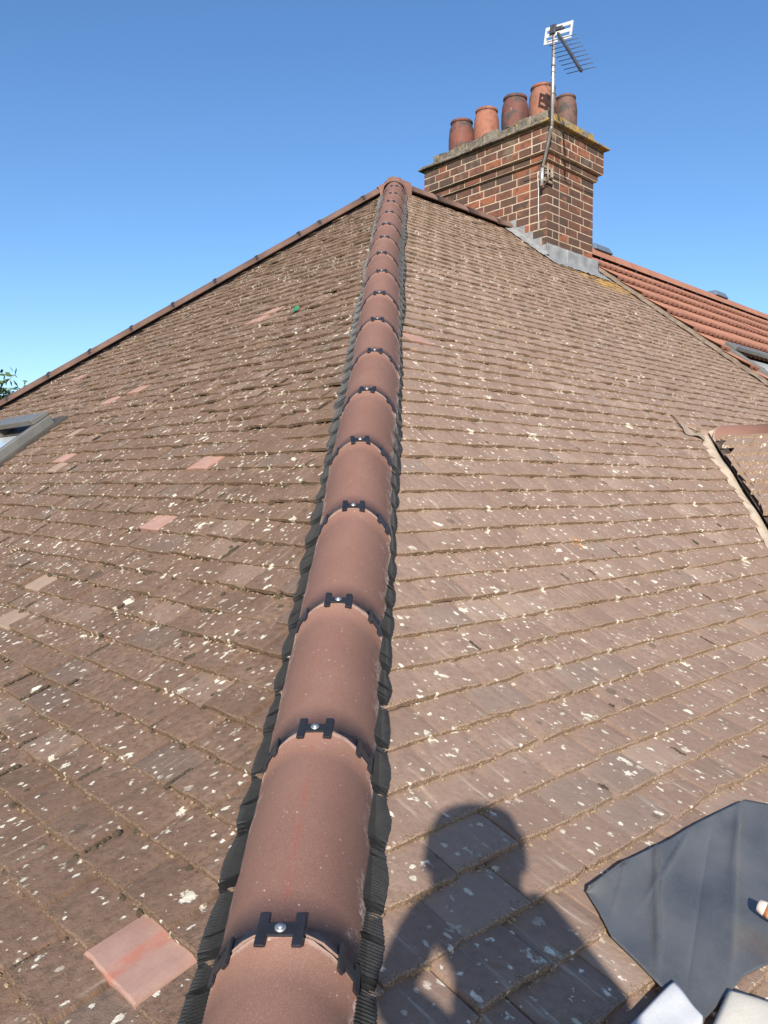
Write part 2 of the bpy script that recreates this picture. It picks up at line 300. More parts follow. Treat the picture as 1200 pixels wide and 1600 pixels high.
# ------------------------------------------------------------------ the house and its roof
rng = random.Random(7)
house = empty('house', (-1.2, 0, -8.8), label='house with a hipped roof of old brown plain tiles, seen along its red-brown hip line', cat='house')
slopeR = MB(); slopeL = MB(); slopeB = MB()
NS = 36
def slope_grid(mb, side, h, ufn):
    S = [SE * i / NS for i in range(NS + 1)]
    V = []; F = []
    for s in S:
        q = qs(s); a, b = ufn(q); V += [SP(side, a, s, h), SP(side, b, s, h), SP(side, a, s, h - .09), SP(side, b, s, h - .09)]
    for i in range(NS):
        k = i * 4; F += [(k, k + 4, k + 5, k + 1), (k + 2, k + 3, k + 7, k + 6), (k, k + 2, k + 6, k + 4), (k + 1, k + 5, k + 7, k + 3)]
    k = NS * 4; F += [(k, k + 2, k + 3, k + 1)]
    mb.add(V, F)
slope_grid(slopeR, 'R', -.012, lambda q: (-q, VERGE - .02)); slope_grid(slopeL, 'L', -.012, lambda q: (-q, q))
o_slR = slopeR.build('roof_slope', M_UNDER, house, label='right slope of brown tiles, bleached taupe and running up to the chimney')
o_slL = slopeL.build('roof_slope', M_UNDER, house, label='left slope of darker brown tiles with white lichen spots')
# back slope (out of sight beyond the ridge)
V = []; F = []
for i in range(NS + 1):
    s = SE * i / NS; q = qs(s); p = SP('R', 0, s, .02); V += [(-q, -p[1], p[2]), (VERGE, -p[1], p[2])]
for i in range(NS): F.append((i * 2, i * 2 + 1, i * 2 + 3, i * 2 + 2))
slopeB.add(V, F, uvs=[(v[0], v[1]) for v in V]); slopeB.build('roof_slope', M_R, house)

W, G, TL = .168, .1, .165
def make_tile(mb, side, k, u0, uw, s_tail, nu, nv, fine, ulim, new=False):
    """one plain tile: tail at s_tail, head upslope; clamped to the hips / verge by ulim(q)->(lo,hi)"""
    gap = rng.choice((.0015, .0022, .003, .004)) if rng.random() > (.13 if side == 'R' else .30) else rng.uniform(.006, .013)
    dt = rng.gauss(0, .0022); lift = rng.gauss(0, .0016) + (rng.random() < .05) * .004; skew = rng.gauss(0, .0022); tilt = rng.gauss(0, .0016)
    rc, kc = rng.random(), rng.random(); H = .031 + lift; T = .0125
    chipL = rng.random() < .14; chipR = rng.random() < .14; camb = rng.uniform(.0005, .0035)
    if side == 'L': lift += rng.gauss(0, .0022); tilt *= 2.2
    H = .031 + lift
    if new: chipL = chipR = False; camb = .0008; skew = 0; gap = .003; H = .0325; tilt = 0
    V = []; U = []; C = []
    ed = [rng.gauss(0, .0011) for _ in range(nu + 1)]
    for i in range(nu + 1):
        a = i / nu; uu = u0 + gap / 2 + (uw - gap) * a
        for j in range(nv + 1):
            b = j / nv; ds = TL * b
            if j == 1 and nv > 2: ds = .004
            tailj = dt + skew * (a - .5) * 2 + ed[i]
            if chipL and a < .16: tailj -= .007 * (1 - a / .16)
            if chipR and a > .84: tailj -= .007 * (a - .84) / .16
            s = s_tail + tailj * (1 - b) - ds
            h = H - .122 * ds + camb * (1 - (2 * a - 1) ** 2) + tilt * (a - .5) - (.0016 if j == 0 else 0) - (.0012 if i in (0, nu) else 0)
            if fine: h += rng.gauss(0, .00035)
            lo, hi = ulim(qs(max(s, 0)))
            u = min(max(uu, lo), hi); s = max(s, 0.02)
            V.append(SP(side, u, s, h)); U.append((u, s)); C.append((rc, max(0, 1 - ds / .03) if j < 2 else max(0, .25 - ds / .3), kc, 1))
    n1 = nv + 1; F = [(i * n1 + j, i * n1 + j + 1, (i + 1) * n1 + j + 1, (i + 1) * n1 + j) for i in range(nu) for j in range(nv)]
    base = len(V)
    for i in range(nu + 1):      # underside row along the tail
        x = V[i * n1]; s = U[i * n1][1]; q = qs(s); a = aq(q)
        nrm = (0, -math.sin(a), math.cos(a)) if side == 'R' else (-math.sin(a), 0, math.cos(a))
        j = rng.gauss(0, .0012)
        V.append(tuple(x[t] - nrm[t] * (T + j) for t in range(3))); U.append((U[i * n1][0], s + .012)); C.append((rc, 1, kc, 1))
    for i in range(nu): F.append((base + i, i * n1, (i + 1) * n1, base + i + 1))
    for e, o in ((0, 0), (nu, 1)):   # sides
        b2 = len(V)
        for j in range(nv + 1):
            x = V[e * n1 + j]; s = U[e * n1 + j][1]; a = aq(qs(s)); nrm = (0, -math.sin(a), math.cos(a)) if side == 'R' else (-math.sin(a), 0, math.cos(a))
            V.append(tuple(x[t] - nrm[t] * T for t in range(3))); U.append(U[e * n1 + j]); C.append((rc, .6, kc, 1))
        for j in range(nv):
            f = (e * n1 + j, e * n1 + j + 1, b2 + j + 1, b2 + j); F.append(f if o else f[::-1])
    mb.add(V, F if side == 'R' else [f[::-1] for f in F], U, C)
def locate(side, x, y):
    r = pix(x, y); t = .3; k = 1 if side == 'R' else 0
    while t < 25:
        P = CAM + r * t
        if P.z < zq(-P[k]) + .036: break
        t += .01
    q = -P[k]; return (P.x if side == 'R' else P.y), sq(q)
SPECIAL = {'L': [(228, 1480, 'new'), (325, 713, 'new'), (245, 805, 'new'), (99, 719, 'new'), (80, 733, 'pale'), (222, 601, 'new'), (172, 622, 'new'), (130, 585, 'new'), (405, 500, 'new'), (437, 478, 'new'),
                 (30, 950, 'pale'), (75, 910, 'pale'), (120, 672, 'pale')],
           'R': [(665, 530, 'new')]}
spec = {}
for sd_, L_ in SPECIAL.items():
    for x, y, kd in L_: spec.setdefault(sd_, []).append((*locate(sd_, x, y), kd))
tiles = []     # (screen size, side, row, col, mesh builder args)
rows = int(SE / G) + 1
def in_roofwindow(side, u, s): return (side == 'L' and .30 < u - .02 and u < 1.14 and 3.95 < s < 5.05)
plan = []
for side, s_ph, hi_fn in (('R', .0866, lambda q: VERGE), ('L', .051, lambda q: q)):
    for k in range(0, rows + 1):
        s_t = s_ph + k * G
        if s_t > SE + .05: break
        q = qs(s_t); lo, hi = -q, hi_fn(q)
        off = (W / 2 if k % 2 else 0) + rng.uniform(-.012, .012)
        if side == 'L': off += .128
        j0 = math.floor((lo - off) / W)
        u = j0 * W + off
        while u < hi:
            if u + W > lo + .02 and u < hi - .02 and not in_roofwindow(side, u, s_t - .05):
                um, sm = u + W / 2, s_t - G / 2
                P = Vector(SP(side, um, sm, .03)); d = P - CAM; dz = d.dot(FWD)
                vis = False; area = 0
                if dz > .3:
                    px = 600 + 1240 * d.dot(RIGHT) / dz; py = 800 - 1240 * d.dot(UP) / dz
                    vis = -40 < px < 1240 and -40 < py < 1650
                    q = qs(sm); a = aq(q); nrm = Vector((0, -math.sin(a), math.cos(a))) if side == 'R' else Vector((-math.sin(a), 0, math.cos(a)))
                    area = (1240 / dz) ** 2 * W * G * abs(nrm.dot(d.normalized())) if vis else 0
                kd = None
                for (su, ss, kk) in spec.get(side, []):
                    if u <= su < u + W and s_t - G <= ss < s_t: kd = kk
                plan.append((area, side, k, u, s_t, kd))
            u += W
plan.sort(key=lambda t: -t[0])
big = set(); n = 0
for i, t in enumerate(plan):
    if t[5] == 'new' or n < 285:
        if t[5] != 'new': n += 1
        big.add(i)
    if n >= 285 and t[5] != 'new': continue
rest = {'R': MB(), 'L': MB()}; pale = {'R': MB(), 'L': MB()}
for i, (area, side, k, u, s_t, kd) in enumerate(plan):
    ul = (lambda q: (-q, VERGE)) if side == 'R' else (lambda q: (-q, q))
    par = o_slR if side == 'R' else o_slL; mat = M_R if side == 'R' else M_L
    if i in big:
        mb = MB(); near = area > 500; make_tile(mb, side, k, u, W, s_t, 8 if near else 5, 4 if near else 3, near, ul, kd == 'new')
        o = mb.build('roof_tile', M_PINK if kd == 'new' else (M_PALE if kd == 'pale' else mat), par)
        if kd == 'new': o['label'] = 'newer pink clay tile'
    else:
        make_tile(pale[side] if kd == 'pale' else rest[side], side, k, u, W, s_t, 4 if area > 60 else 3, 3 if area > 60 else 2, False, ul)
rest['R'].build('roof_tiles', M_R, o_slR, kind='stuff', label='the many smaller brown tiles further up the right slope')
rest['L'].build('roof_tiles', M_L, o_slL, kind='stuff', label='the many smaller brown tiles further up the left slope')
if pale['R'].v: pale['R'].build('roof_tiles', M_PALE, o_slR, kind='stuff', label='bleached pale tiles')
if pale['L'].v: pale['L'].build('roof_tiles', M_PALE, o_slL, kind='stuff', label='bleached pale tiles')

# moss and crumbs along the tails and in the joints
def lump(mb, c, r, nrm, flat=.6):
    c = Vector(c)
    if abs(c.x - c.y) < .24 and c.x < 0: return
    n = Vector(nrm).normalized(); a = n.orthogonal().normalized(); ang = rng.random() * 6.28
    a, b = a * math.cos(ang) + n.cross(a) * math.sin(ang), n.cross(a) * math.cos(ang) - a * math.sin(ang)
    K = 6; st = rng.uniform(1, 1.7); V = [c + n * r * flat * rng.uniform(.8, 1.1)]; 
    for j in range(K):
        t = 6.283 * j / K; V.append(c + (a * math.cos(t) * st + b * math.sin(t)) * r * rng.uniform(.75, 1.15) * .7 + n * r * flat * .55)
    for j in range(K):
        t = 6.283 * j / K; V.append(c + (a * math.cos(t) * st + b * math.sin(t)) * r * rng.uniform(.85, 1.2) - n * r * .3)
    F = [(0, 1 + j, 1 + (j + 1) % K) for j in range(K)] + [(1 + j, 1 + K + j, 1 + K + (j + 1) % K, 1 + (j + 1) % K) for j in range(K)]
    mb.add(V, F, smooth=False)
mossL, strawR, darkR = MB(), MB(), MB()
def nrm_at(side, s):
    a = aq(qs(s)); return (0, -math.sin(a), math.cos(a)) if side == 'R' else (-math.sin(a), 0, math.cos(a))
for (area, side, k, u, s_t, kd) in plan:
    if area < 14 or kd: continue
    if side == 'L':
        for _ in range(3 if area > 300 else 1):
            if rng.random() < .55:     # at the tail line
                uu = u + (rng.gauss(0, .012) if rng.random() < .5 else rng.random() * W); lump(mossL, SP('L', uu, s_t + rng.uniform(0, .006), .021), rng.uniform(.003, .0115) * (1.35 if area < 300 else 1), nrm_at('L', s_t), .7)
        if rng.random() < .36:     # a filled joint between two tiles
            n_ = rng.randint(3, 9); s0 = s_t - rng.uniform(0, .02)
            for j in range(n_): lump(mossL, SP('L', u + rng.gauss(0, .0018), s0 - j * .009, .030 - .0011 * j), rng.uniform(.004, .008), nrm_at('L', s_t), .35)
        if area > 250 and rng.random() < .3: lump(mossL, SP('L', u + rng.random() * W, s_t - rng.random() * .09, .0295 - .004), rng.uniform(.004, .010), nrm_at('L', s_t), .3)
    else:
        if rng.random() < .16:
            n_ = rng.randint(2, 7); s0 = s_t - rng.uniform(0, .03)
            for j in range(n_): lump(mossL, SP('R', u + rng.gauss(0, .0015), s0 - j * .008, .029 - .001 * j), rng.uniform(.003, .0065), nrm_at('R', s_t), .35)
    if area > 40:
        nst = 15 if area > 500 else (8 if area > 150 else 4)
        for _ in range(nst if side == 'R' else nst // 2):
            uu = u + rng.random() * W; lump(strawR, SP(side, uu, s_t + rng.uniform(-.001, .005), rng.uniform(.017, .024)), rng.uniform(.0014, .0042) * (1.3 if area < 300 else 1), nrm_at(side, s_t), .8)
mossL.build('moss', M_MOSSL, house, kind='stuff'); strawR.build('debris', M_MOSSR, house, kind='stuff')

# ------------------------------------------------------------------ hip tiles, pleated roll, clamps
LAT = Vector((1, -1, 0)).normalized()
def hip_frame(s, l, sgn=1):
    """frame on the near hip at length s from the apex; returns origin on the tile planes, tangent, lateral, normal"""
    q = qh(max(s, 0)); a = aq(q); t = math.tan(a); d = Vector((-1, -1, -t)).normalized(); n = LAT.cross(d); n = n if n.z > 0 else -n
    return Vector((-q, -q, zq(q))) + LAT * l, d, LAT, n
J = [(8.457, 0), (8.007, 0), (7.56, .0005), (7.111, -.002), (6.655, -.0035), (6.197, .005), (5.762, -.001), (5.32, .006), (4.878, .0105), (4.43, .0045), (3.97, .0019), (3.507, -.0023), (3.05, -.0150), (2.58, -.0143), (2.13, -.012), (1.66, -.0045), (1.18, -.0065), (.78, .003), (.38, .008), (0.02, 0)]
J = [j for j in J if j[0] < HG[np.searchsorted(QG, QE + .12)]]
PHI = R_(63)
CH, CROWN, EDGE = .113, .099, -.030
def arc_pt(O, lat, n, t, shrink=0.0, ch=CH, crown=CROWN, edge=EDGE):
    """t in -1..1 across; superelliptic barrel from edge up to crown"""
    th = t * PHI; x = (ch - shrink) * math.sin(th) / math.sin(PHI); y = edge - shrink * .3 + (crown - edge - shrink * .7) * (math.cos(th) - math.cos(PHI)) / (1 - math.cos(PHI))
    return O + lat * x + n * y
def barrel(name, A, B, latA, latB, nA, nB, parent, rc=.5, red=0, ch=CH, crown=CROWN, edge=EDGE, jag=.0012, nu=20, nv=6, thick=.014, mat=None):
    mb = MB(); rr = [rng.gauss(0, jag) for _ in range(nu + 1)]; r2 = [rng.gauss(0, jag) for _ in range(nu + 1)]; ax = (B - A).normalized()
    def f(sh):
        def g(i, j):
            e = -rr[round(i * nu)] * (1 - j) * 1.0 + r2[round(i * nu)] * j
            O = A.lerp(B, j) + ax * e; return arc_pt(O, latA.lerp(latB, j), nA.lerp(nB, j).normalized(), -1 + 2 * i, sh, ch, crown, edge)
        return g
    cf = lambda i, j: (rc, red, .5, 1)
    mb.grid(f(0), nu, nv, True, None, cf)
    nverts = (nu + 1) * (nv + 1); mb.grid(f(thick), nu, nv, True, None, cf)
    mb.f[nu * nv:] = [ff[::-1] for ff in mb.f[nu * nv:]]
    F = []
    for i in range(nu):
        a, b = i * (nv + 1), (i + 1) * (nv + 1); F.append((a, b, b + nverts, a + nverts)); a += nv; b += nv; F.append((b, a, a + nverts, b + nverts))
    for j in range(nv):
        F.append((j + 1, j, j + nverts, j + 1 + nverts)); a = nu * (nv + 1) + j; F.append((a, a + 1, a + 1 + nverts, a + nverts))
    mb.f += F; mb.smooth += [False] * len(F)
    return mb.build(name, mat or M_HIP, parent)
def clamp(O, d, lat, n, t, parent, scale=1, screw=True):
    """H shaped clamp on the barrel at angle parameter t"""
    th = t * math.pi / 2; P = arc_pt(O, lat, n, t); P2 = arc_pt(O, lat, n, t + .02); P1 = arc_pt(O, lat, n, t - .02); tan = (P2 - P1).normalized(); nn = d.cross(tan).normalized()
    if nn.dot(n) < 0 and abs(t) < .3 or (nn.dot(P - (O)) < 0): nn = -nn
    if abs(nn.dot(n)) > .3 and nn.dot(n) < 0: nn = -nn
    tl = rng.gauss(0, .05); dd = (d + tan * tl).normalized(); tt = (tan - d * tl).normalized()
    mb = MB(); k = .0245 * scale
    mb.obox(P + tt * k + nn * .0022, dd, tt, nn, 0.027 * scale, .0070 * scale, .0024); mb.obox(P - tt * k + nn * .0022, dd, tt, nn, 0.027 * scale, .0070 * scale, .0024); mb.obox(P + nn * .0022, dd, tt, nn, .0105 * scale, k, .0020)
    c = mb.build('clamp', M_BLACK, parent); bevel(c, .0012, 2)
    if screw:
        s_ = MB(); s_.tube([P + nn * .005, P + nn * .0070], .0078, 14); s_.tube([P + nn * .0070, P + nn * .0095], [.0052, .0044], 6); s_.build('screw', M_STEEL, parent)
for i in range(len(J) - 1):
    (sa, la), (sb, lb) = J[i], J[i + 1]
    A, dA, _, nA = hip_frame(sa - .0025, la); B, dB, _, nB = hip_frame(sb + .0025, lb)
    fl = rng.uniform(-.0015, .0015)
    ht = barrel('hip_tile', A + nA * fl, B + nB * fl, LAT, LAT, nA, nB, house, rc=[.9, .1, .6, .4, .8, .3, .5, .2][i % 8], red=1 if i == 2 else 0)
    if sb < .3: continue
    O, d, _, n = hip_frame(sb, lb)
    clamp(O, d, LAT, n, rng.gauss(0, .015), ht, screw=True)
    for t in (-.66, .66): clamp(O, d, LAT, n, t + rng.gauss(0, .015), ht, .82, screw=False)
    mb = MB(); mb.grid(lambda a, b: arc_pt(O + d * (.011 - .022 * b), LAT, n, -1 + 2 * a, .004), 20, 1); mb.build('union_strip', M_BLACK, ht)
# pleated roll, one strip each side
def roll(sign, name_label):
    mb = MB(); L0 = .15; L1 = J[0][0]; n = int((L1 - L0) / .0032); V = []; F = []; ph = rng.random() * 9
    ws = [(rng.uniform(.35, 1.4), rng.random() * 6.28) for _ in range(5)]
    cw = [rng.uniform(.0003, .0045) for _ in range(90)]
    for i in range(n + 1):
        s = L0 + (L1 - L0) * i / n; q = qh(s); O, d, lat, nn = hip_frame(s, 0); side = 'R' if sign > 0 else 'L'
        wv = sum(math.sin(s * f * 6 + p) for f, p in ws) / 5
        ss = sq(q); fr = ((ss - (.0866 if side == 'R' else .058)) / G) % 1.0          # place within a course of tiles
        hs = .035 - .012 * (1 - fr) if fr > .12 else .023 + .012 * (1 - fr / .12)
        outer = (.115 if sign > 0 else .120) + .010 * wv + cw[int(ss / G) % 90] * math.cos(fr * 6.283 + 2.6) + rng.gauss(0, .0005)
        pl = .0027 if i % 2 else -.0027
        if rng.random() < .02: pl *= 2.5
        row = []
        for w_ in (.066, .084, .098, outer):
            # drop following the tile plane: the slope falls away sideways from the hip
            drop = math.tan(aq(q)) * w_ / math.sqrt(2); z0 = zq(q)
            p = Vector((-q, -q, z0)) + lat * sign * w_ + Vector((0, 0, -drop)); nv_ = Vector(nrm_at(side, ss))
            hh = hs + .006 + (.006 if w_ < .07 else .003 if w_ < .09 else .001 if w_ < .1 else 0) + pl * (1 if w_ < outer else .6)
            row.append(p + nv_ * hh)
        row.append(row[-1] - Vector(nrm_at(side, ss)) * .006)
        V += row
    for i in range(n):
        for j in range(4): 
            a = i * 5 + j; f = (a, a + 5, a + 6, a + 1); F.append(f if sign > 0 else f[::-1])
    mb.add(V, F, smooth=False); mb.build('pleated_roll', M_ROLL, house, label=name_label)
roll(1, 'black pleated strip along the right edge of the hip'); roll(-1, 'black pleated strip along the left edge of the hip')

# far hip (along the sky on the left) and the ridge
LAT2 = Vector((1, 1, 0)).normalized()
def hip2_frame(q):
    a = aq(q); d = Vector((-1, 1, -math.tan(a))).normalized(); n = LAT2.cross(d); n = n if n.z > 0 else -n
    return Vector((-q, q, zq(q))), d, n
q = .04; qj = [.04, .184, .48, .62, .91, 1.196]
while q < QE: q = qj[-1] + .2905; qj.append(q)
qj = [v for v in qj if v <= QE + .1]
for i in range(len(qj) - 1):
    A, dA, nA = hip2_frame(qj[i + 1] - .002); B, dB, nB = hip2_frame(qj[i] + .002)
    ht = barrel('hip_tile', A, B, LAT2, LAT2, nA, nB, house, mat=M_HIPD, nu=12, nv=1, ch=.088, edge=.022)
    O, d, n = hip2_frame(qj[i + 1])
    for t in (0, -.6): clamp(O + LAT2 * (.014 if t else 0) + n * (.012 if t else 0), d, LAT2, n, t, ht, .75, screw=False)
    mb = MB(); mb.grid(lambda a, b: arc_pt(O + d * (.011 - .022 * b), LAT2, n, -1 + 2 * a, .004, .088, CROWN, .022), 10, 1); mb.build('union_strip', M_BLACK, ht)
mb = MB(); V = []; F = []; n_ = 900
for i in range(n_ + 1):
    q = .15 + (QE - .15) * i / n_; O, d, n = hip2_frame(q); ss = sq(q); fr = ((ss - .058) / G) % 1.0; wd = .118 + .006 * math.cos(fr * 6.28 + 2.6) + rng.gauss(0, .001); pl = .0015 if i % 2 else -.0015
    for w_ in (.06, .10, wd):
        p = O - LAT2 * w_ + Vector((0, 0, -math.tan(aq(q)) * w_ / math.sqrt(2))); V.append(p + Vector(nrm_at('L', ss)) * (.032 + pl))
    V.append(V[-1] - Vector(nrm_at('L', ss)) * .006)
for i in range(n_):
    for j in range(3): a = i * 4 + j; F.append((a, a + 1, a + 5, a + 4))
mb.add(V, F); mb.build('pleated_roll', M_ROLL, house, label='black pleated strip under the far hip')
X_, Y_, Z_ = Vector((1, 0, 0)), Vector((0, 1, 0)), Vector((0, 0, 1))
rx = [.05, .508, .981, 1.469, 1.74]
for i in range(4):
    e = 0
    barrel('ridge_tile', Vector((rx[i] + .003, 0, rng.gauss(0, .003))), Vector((rx[i + 1] - .003 + e, 0, rng.gauss(0, .003))), Y_, Y_, Z_, Z_, house, mat=M_HIPD, nu=14, nv=2, ch=.095, edge=.015)
    if i < 2:
        mb = MB(); mb.grid(lambda a, b: arc_pt(Vector((rx[i + 1] - .010 + .02 * b, 0, 0)), Y_, Z_, -1 + 2 * a, .002, .095, CROWN, .015), 12, 1); mb.build('mortar_joint', M_CREAM, house)
# three way cap where hips and ridge meet
mb = MB(); K = 28
def capfn(a, b):
    t = a * 2 * math.pi; r = b * .17
    # height follows the three barrels
    dirs = (math.pi * 1.25, math.pi * .75, 0.0); h = -1
    x, y = r * math.cos(t), r * math.sin(t)
    for dr, fall in zip(dirs, (.55, .55, 0)):
        al = x * math.cos(dr) + y * math.sin(dr); la = -x * math.sin(dr) + y * math.cos(dr)
        if abs(la) < .118 and al > -.06: h = max(h, -.03 + .145 * math.sqrt(max(0, 1 - (la / .12) ** 2)) - fall * max(al, 0))
    if h < -.5: h = -.03 - .78 * max(-x, abs(y), 0) + .03
    return (x, y, h + .006)
mb.grid(capfn, K, 8, uvf=lambda a, b: (.5, .5)); mb.build('apex_cap', M_HIP, house)
mb = MB()
for s0, s1, u0, u1 in ((.07, .125, .03, .52),):
    mb.grid(lambda a, b: Vector(SP('L', u0 + (u1 - u0) * a, s0 + (s1 - s0) * b, .045)), 10, 2)
mb.build('lead_strip', M_WHITE, house)

# walls and eaves of our house
ZE = zq(QE)
mb = MB()
mb.box(-4.75, -4.75, -8.8, VERGE - .02, 4.75, ZE + .02); mb.build('wall', M_WALL, house)
mb = MB(); mb.box(-QE + .03, -QE + .03, ZE - .16, VERGE - .02, -4.75, ZE - .10); mb.box(-QE + .03, -4.75, ZE - .16, -4.75, 4.75, ZE - .10); mb.build('soffit', M_WHITE, house)

# small gabled roof that joins the right slope: cream mortar in its valley
gx, gy, gz = -.31, -3.29, -2.512
sl2 = .66
dorm = MB()
def GP(u, y, h=0):      # u down the cross gable's near side from its ridge (plan distance), y outward
    return Vector((gx - u, y, gz - sl2 * u + h))
def R_at(x, y, h=0): return Vector((x, y, zq(-y) + h))
def valley_y(u):        # where the cross gable plane meets the right slope
    lo, hi = 2.0, 5.3
    for _ in range(40):
        m = (lo + hi) / 2
        if zq(m) > gz - sl2 * u: lo = m
        else: hi = m
    return -lo
UM = 1.25
mb = MB(); mb.grid(lambda a, b: Vector((gx - UM * a, valley_y(UM * a) * (1 - b) + (-5.6) * b, gz - sl2 * UM * a + .0)), 24, 2); mb.grid(lambda a, b: Vector((gx + UM * a, valley_y(UM * a) * (1 - b) + (-5.6) * b, gz - sl2 * UM * a + .0)), 24, 2)
o_dor = mb.build('gable_roof', M_UNDER, house, label='small cross gable roof joining the right slope at a mortared valley')
mb = MB(); mb.box(gx - UM + .08, -5.5, ZE - .3, gx + UM - .08, -3.75, gz - sl2 * UM - .03); mb.build('wall', M_WALL, house)
restg = MB(); kk = 0
ca = math.cos(math.atan(sl2)); 
s_t = .14; row = 0
while s_t * ca < UM:
    u = s_t * ca; yv = valley_y(u) - .04 + rng.uniform(-.015, .008); off = (row % 2) * W / 2; y = yv
    j = 0
    yy = -(math.floor(-yv / W)) * W - off
    while yy > -5.6:
        a, b = min(yy + W - .003, yv), yy + .003
        if a - b > .02:
            t = rng.gauss(0, .0015); c = (rng.random(), 0, rng.random(), 1)
            at_ = min(yy + W - .003, valley_y(max(u - .105, .01)) - .04) if a > yv - .001 else a; P = [GP(u, a, .062 + t), GP(u, b, .062 + t), GP(u - .105, b, .050 + t), GP(u - .105, at_, .050 + t)]
            Q = [GP(u + .005, a, .046 + t), GP(u + .005, b, .046 + t), GP(u - .1, b, .03), GP(u - .1, a, .03)]
            m = MB() if (yy > -3.9 or kk < 12) else restg
            m.add(P + Q, [(0, 3, 2, 1), (4, 0, 1, 5), (3, 0, 4, 7), (1, 2, 6, 5)], uvs=[(p.y + 9, p.x + 3) for p in P + Q], cols=[(c[0], 1, c[2], 1), (c[0], 1, c[2], 1), (c[0], 0, c[2], 1), (c[0], 0, c[2], 1)] + [(c[0], 1, c[2], 1)] * 4)
            if m is not restg: m.build('roof_tile', M_R, o_dor); kk += 1
        yy -= W
    s_t += G; row += 1
restg.build('roof_tiles', M_R, o_dor, kind='stuff')
# mortar fillet + strip painted shadow-brown, standing in for the shade beside it
def vl(u, off, h): y = valley_y(u) + off; return R_at(gx - u - off * .0, y, h)
rj = [rng.gauss(0, .012) for _ in range(60)]
mb = MB(); mb.grid(lambda a, b: (lambda u: R_at(gx - u - (.085 + .03 * math.sin(a * 9)) * (1 - b) + .03 * b + rj[int(a * 40)] * .7 * (1 - b), valley_y(u) + .0, .034 + .026 * math.sin(b * 2.6) * (.6 + .4 * math.sin(a * 23))))(.02 + (UM - .02) * a), 40, 5); mb.build('mortar_fillet', M_CREAM, house, label='cream mortar fillet along the valley')
mb = MB(); mb.grid(lambda a, b: (lambda u: GP(u, valley_y(u) + -.02 - .055 * b, .060 - .035 * math.sin(b * 3.1)))(.02 + (UM - .02) * a), 30, 4); mb.build('valley_shade_strip', simple('valley_shadow_brown', (.085, .062, .045), (.14, .105, .078), 16, .95, bump=.7, bd=.01), house)
# its ridge: one red-brown tile with an open mortared end
for i in range(3):
    y0 = gy - .05 - i * .47; barrel('ridge_tile', Vector((gx, y0, gz - .02)), Vector((gx, y0 - .465, gz - .02)), X_, X_, Z_, Z_, house, rc=.6, nu=14, nv=2, ch=.11, crown=.085, edge=-.035)
mb = MB(); mb.add([Vector((gx - .13, gy - .04, gz - .07)), Vector((gx + .13, gy - .04, gz - .07)), Vector((gx, gy - .04, gz + .05)), Vector((gx - .05, gy + .12, gz + .005)), Vector((gx - .17, gy + .06, gz - .03))], [(0, 1, 2), (0, 2, 3), (0, 3, 4)]); mb.build('mortar_end', M_CREAM, house)
mb = MB()   # lifted cut tile beside it, dark gap below
mb.quadbox([R_at(gx - .22, gy + .12, .04), R_at(gx - .06, gy + .0, .05), R_at(gx - .0, gy + .08, .05), R_at(gx - .16, gy + .19, .035), R_at(gx - .22, gy + .115, .052), R_at(gx - .05, gy - .005, .078), R_at(gx + .01, gy + .08, .066), R_at(gx - .16, gy + .19, .048)]); mb.build('roof_tile', M_R, o_dor, label='cut tile lifted at the top of the valley')
mb = MB(); mb.grid(lambda a, b: R_at(gx - .26 - .06 * b + .20 * a, gy + .10 - .11 * a - .08 * b, .048 + .012 * math.sin(a * 9 + b * 4)), 10, 6); mb.build('lead_soaker', simple('pale_lead', (.24, .185, .135), (.34, .27, .20), 14, .9, bump=.6), house, label='pale creased lead piece at the top of the valley')

# ------------------------------------------------------------------ roof windows (parts of the houses)
def roof_window(parent, side, u0, u1, s0, s1, lab, tilt_rev=False):
    S = lambda u, s, h: Vector(SP(side, u, s, h)); 
    e = MB(); e.quadbox([S(u0 - .09, s1 + .1, .02), S(u1 + .09, s1 + .1, .02), S(u1 + .09, s0 - .07, .02), S(u0 - .09, s0 - .07, .02), S(u0 - .09, s1 + .1, .045), S(u1 + .09, s1 + .1, .045), S(u1 + .09, s0 - .07, .045), S(u0 - .09, s0 - .07, .045)])
    r = e.build('roof_window', M_ALUD, parent, label=lab)
    def bar(name, a0, a1, b0, b1, h0, h1, mat, hb=None):
        m = MB(); hb = hb or h1
        m.quadbox([S(a0, b1, h0), S(a1, b1, h0), S(a1, b0, h0), S(a0, b0, h0), S(a0, b1, hb), S(a1, b1, hb), S(a1, b0, h1), S(a0, b0, h1)]); o = m.build(name, mat, r); bevel(o, .006, 2); return o
    bar('side_cover', u0, u0 + .075, s0, s1, .03, .105, M_ALU); bar('side_cover', u1 - .075, u1, s0, s1, .03, .105, M_ALU)
    bar('bottom_cover', u0 + .076, u1 - .076, s1 - .08, s1, .03, .10, M_ALU)
    bar('hood', u0 + .02, u1 - .02, s0 - .01, s0 + .13, .106, .135, M_ALU, .15)
    bar('inner_frame', u0 + .078, u0 + .115, s0 + .175, s1 - .085, .03, .085, M_WHITE); bar('inner_frame', u1 - .115, u1 - .078, s0 + .175, s1 - .085, .03, .085, M_WHITE)
    if side == 'L': bar('gasket', u1 - .128, u1 - .118, s0 + .175, s1 - .085, .05, .093, M_REDW)
    bar('glass_pane', u0 + .12, u1 - .132, s0 + .175, s1 - .085, .05, .066, M_GLASS)
    return r
roof_window(house, 'L', .26, 1.18, 3.95, 5.0, 'grey framed roof window on the left slope')

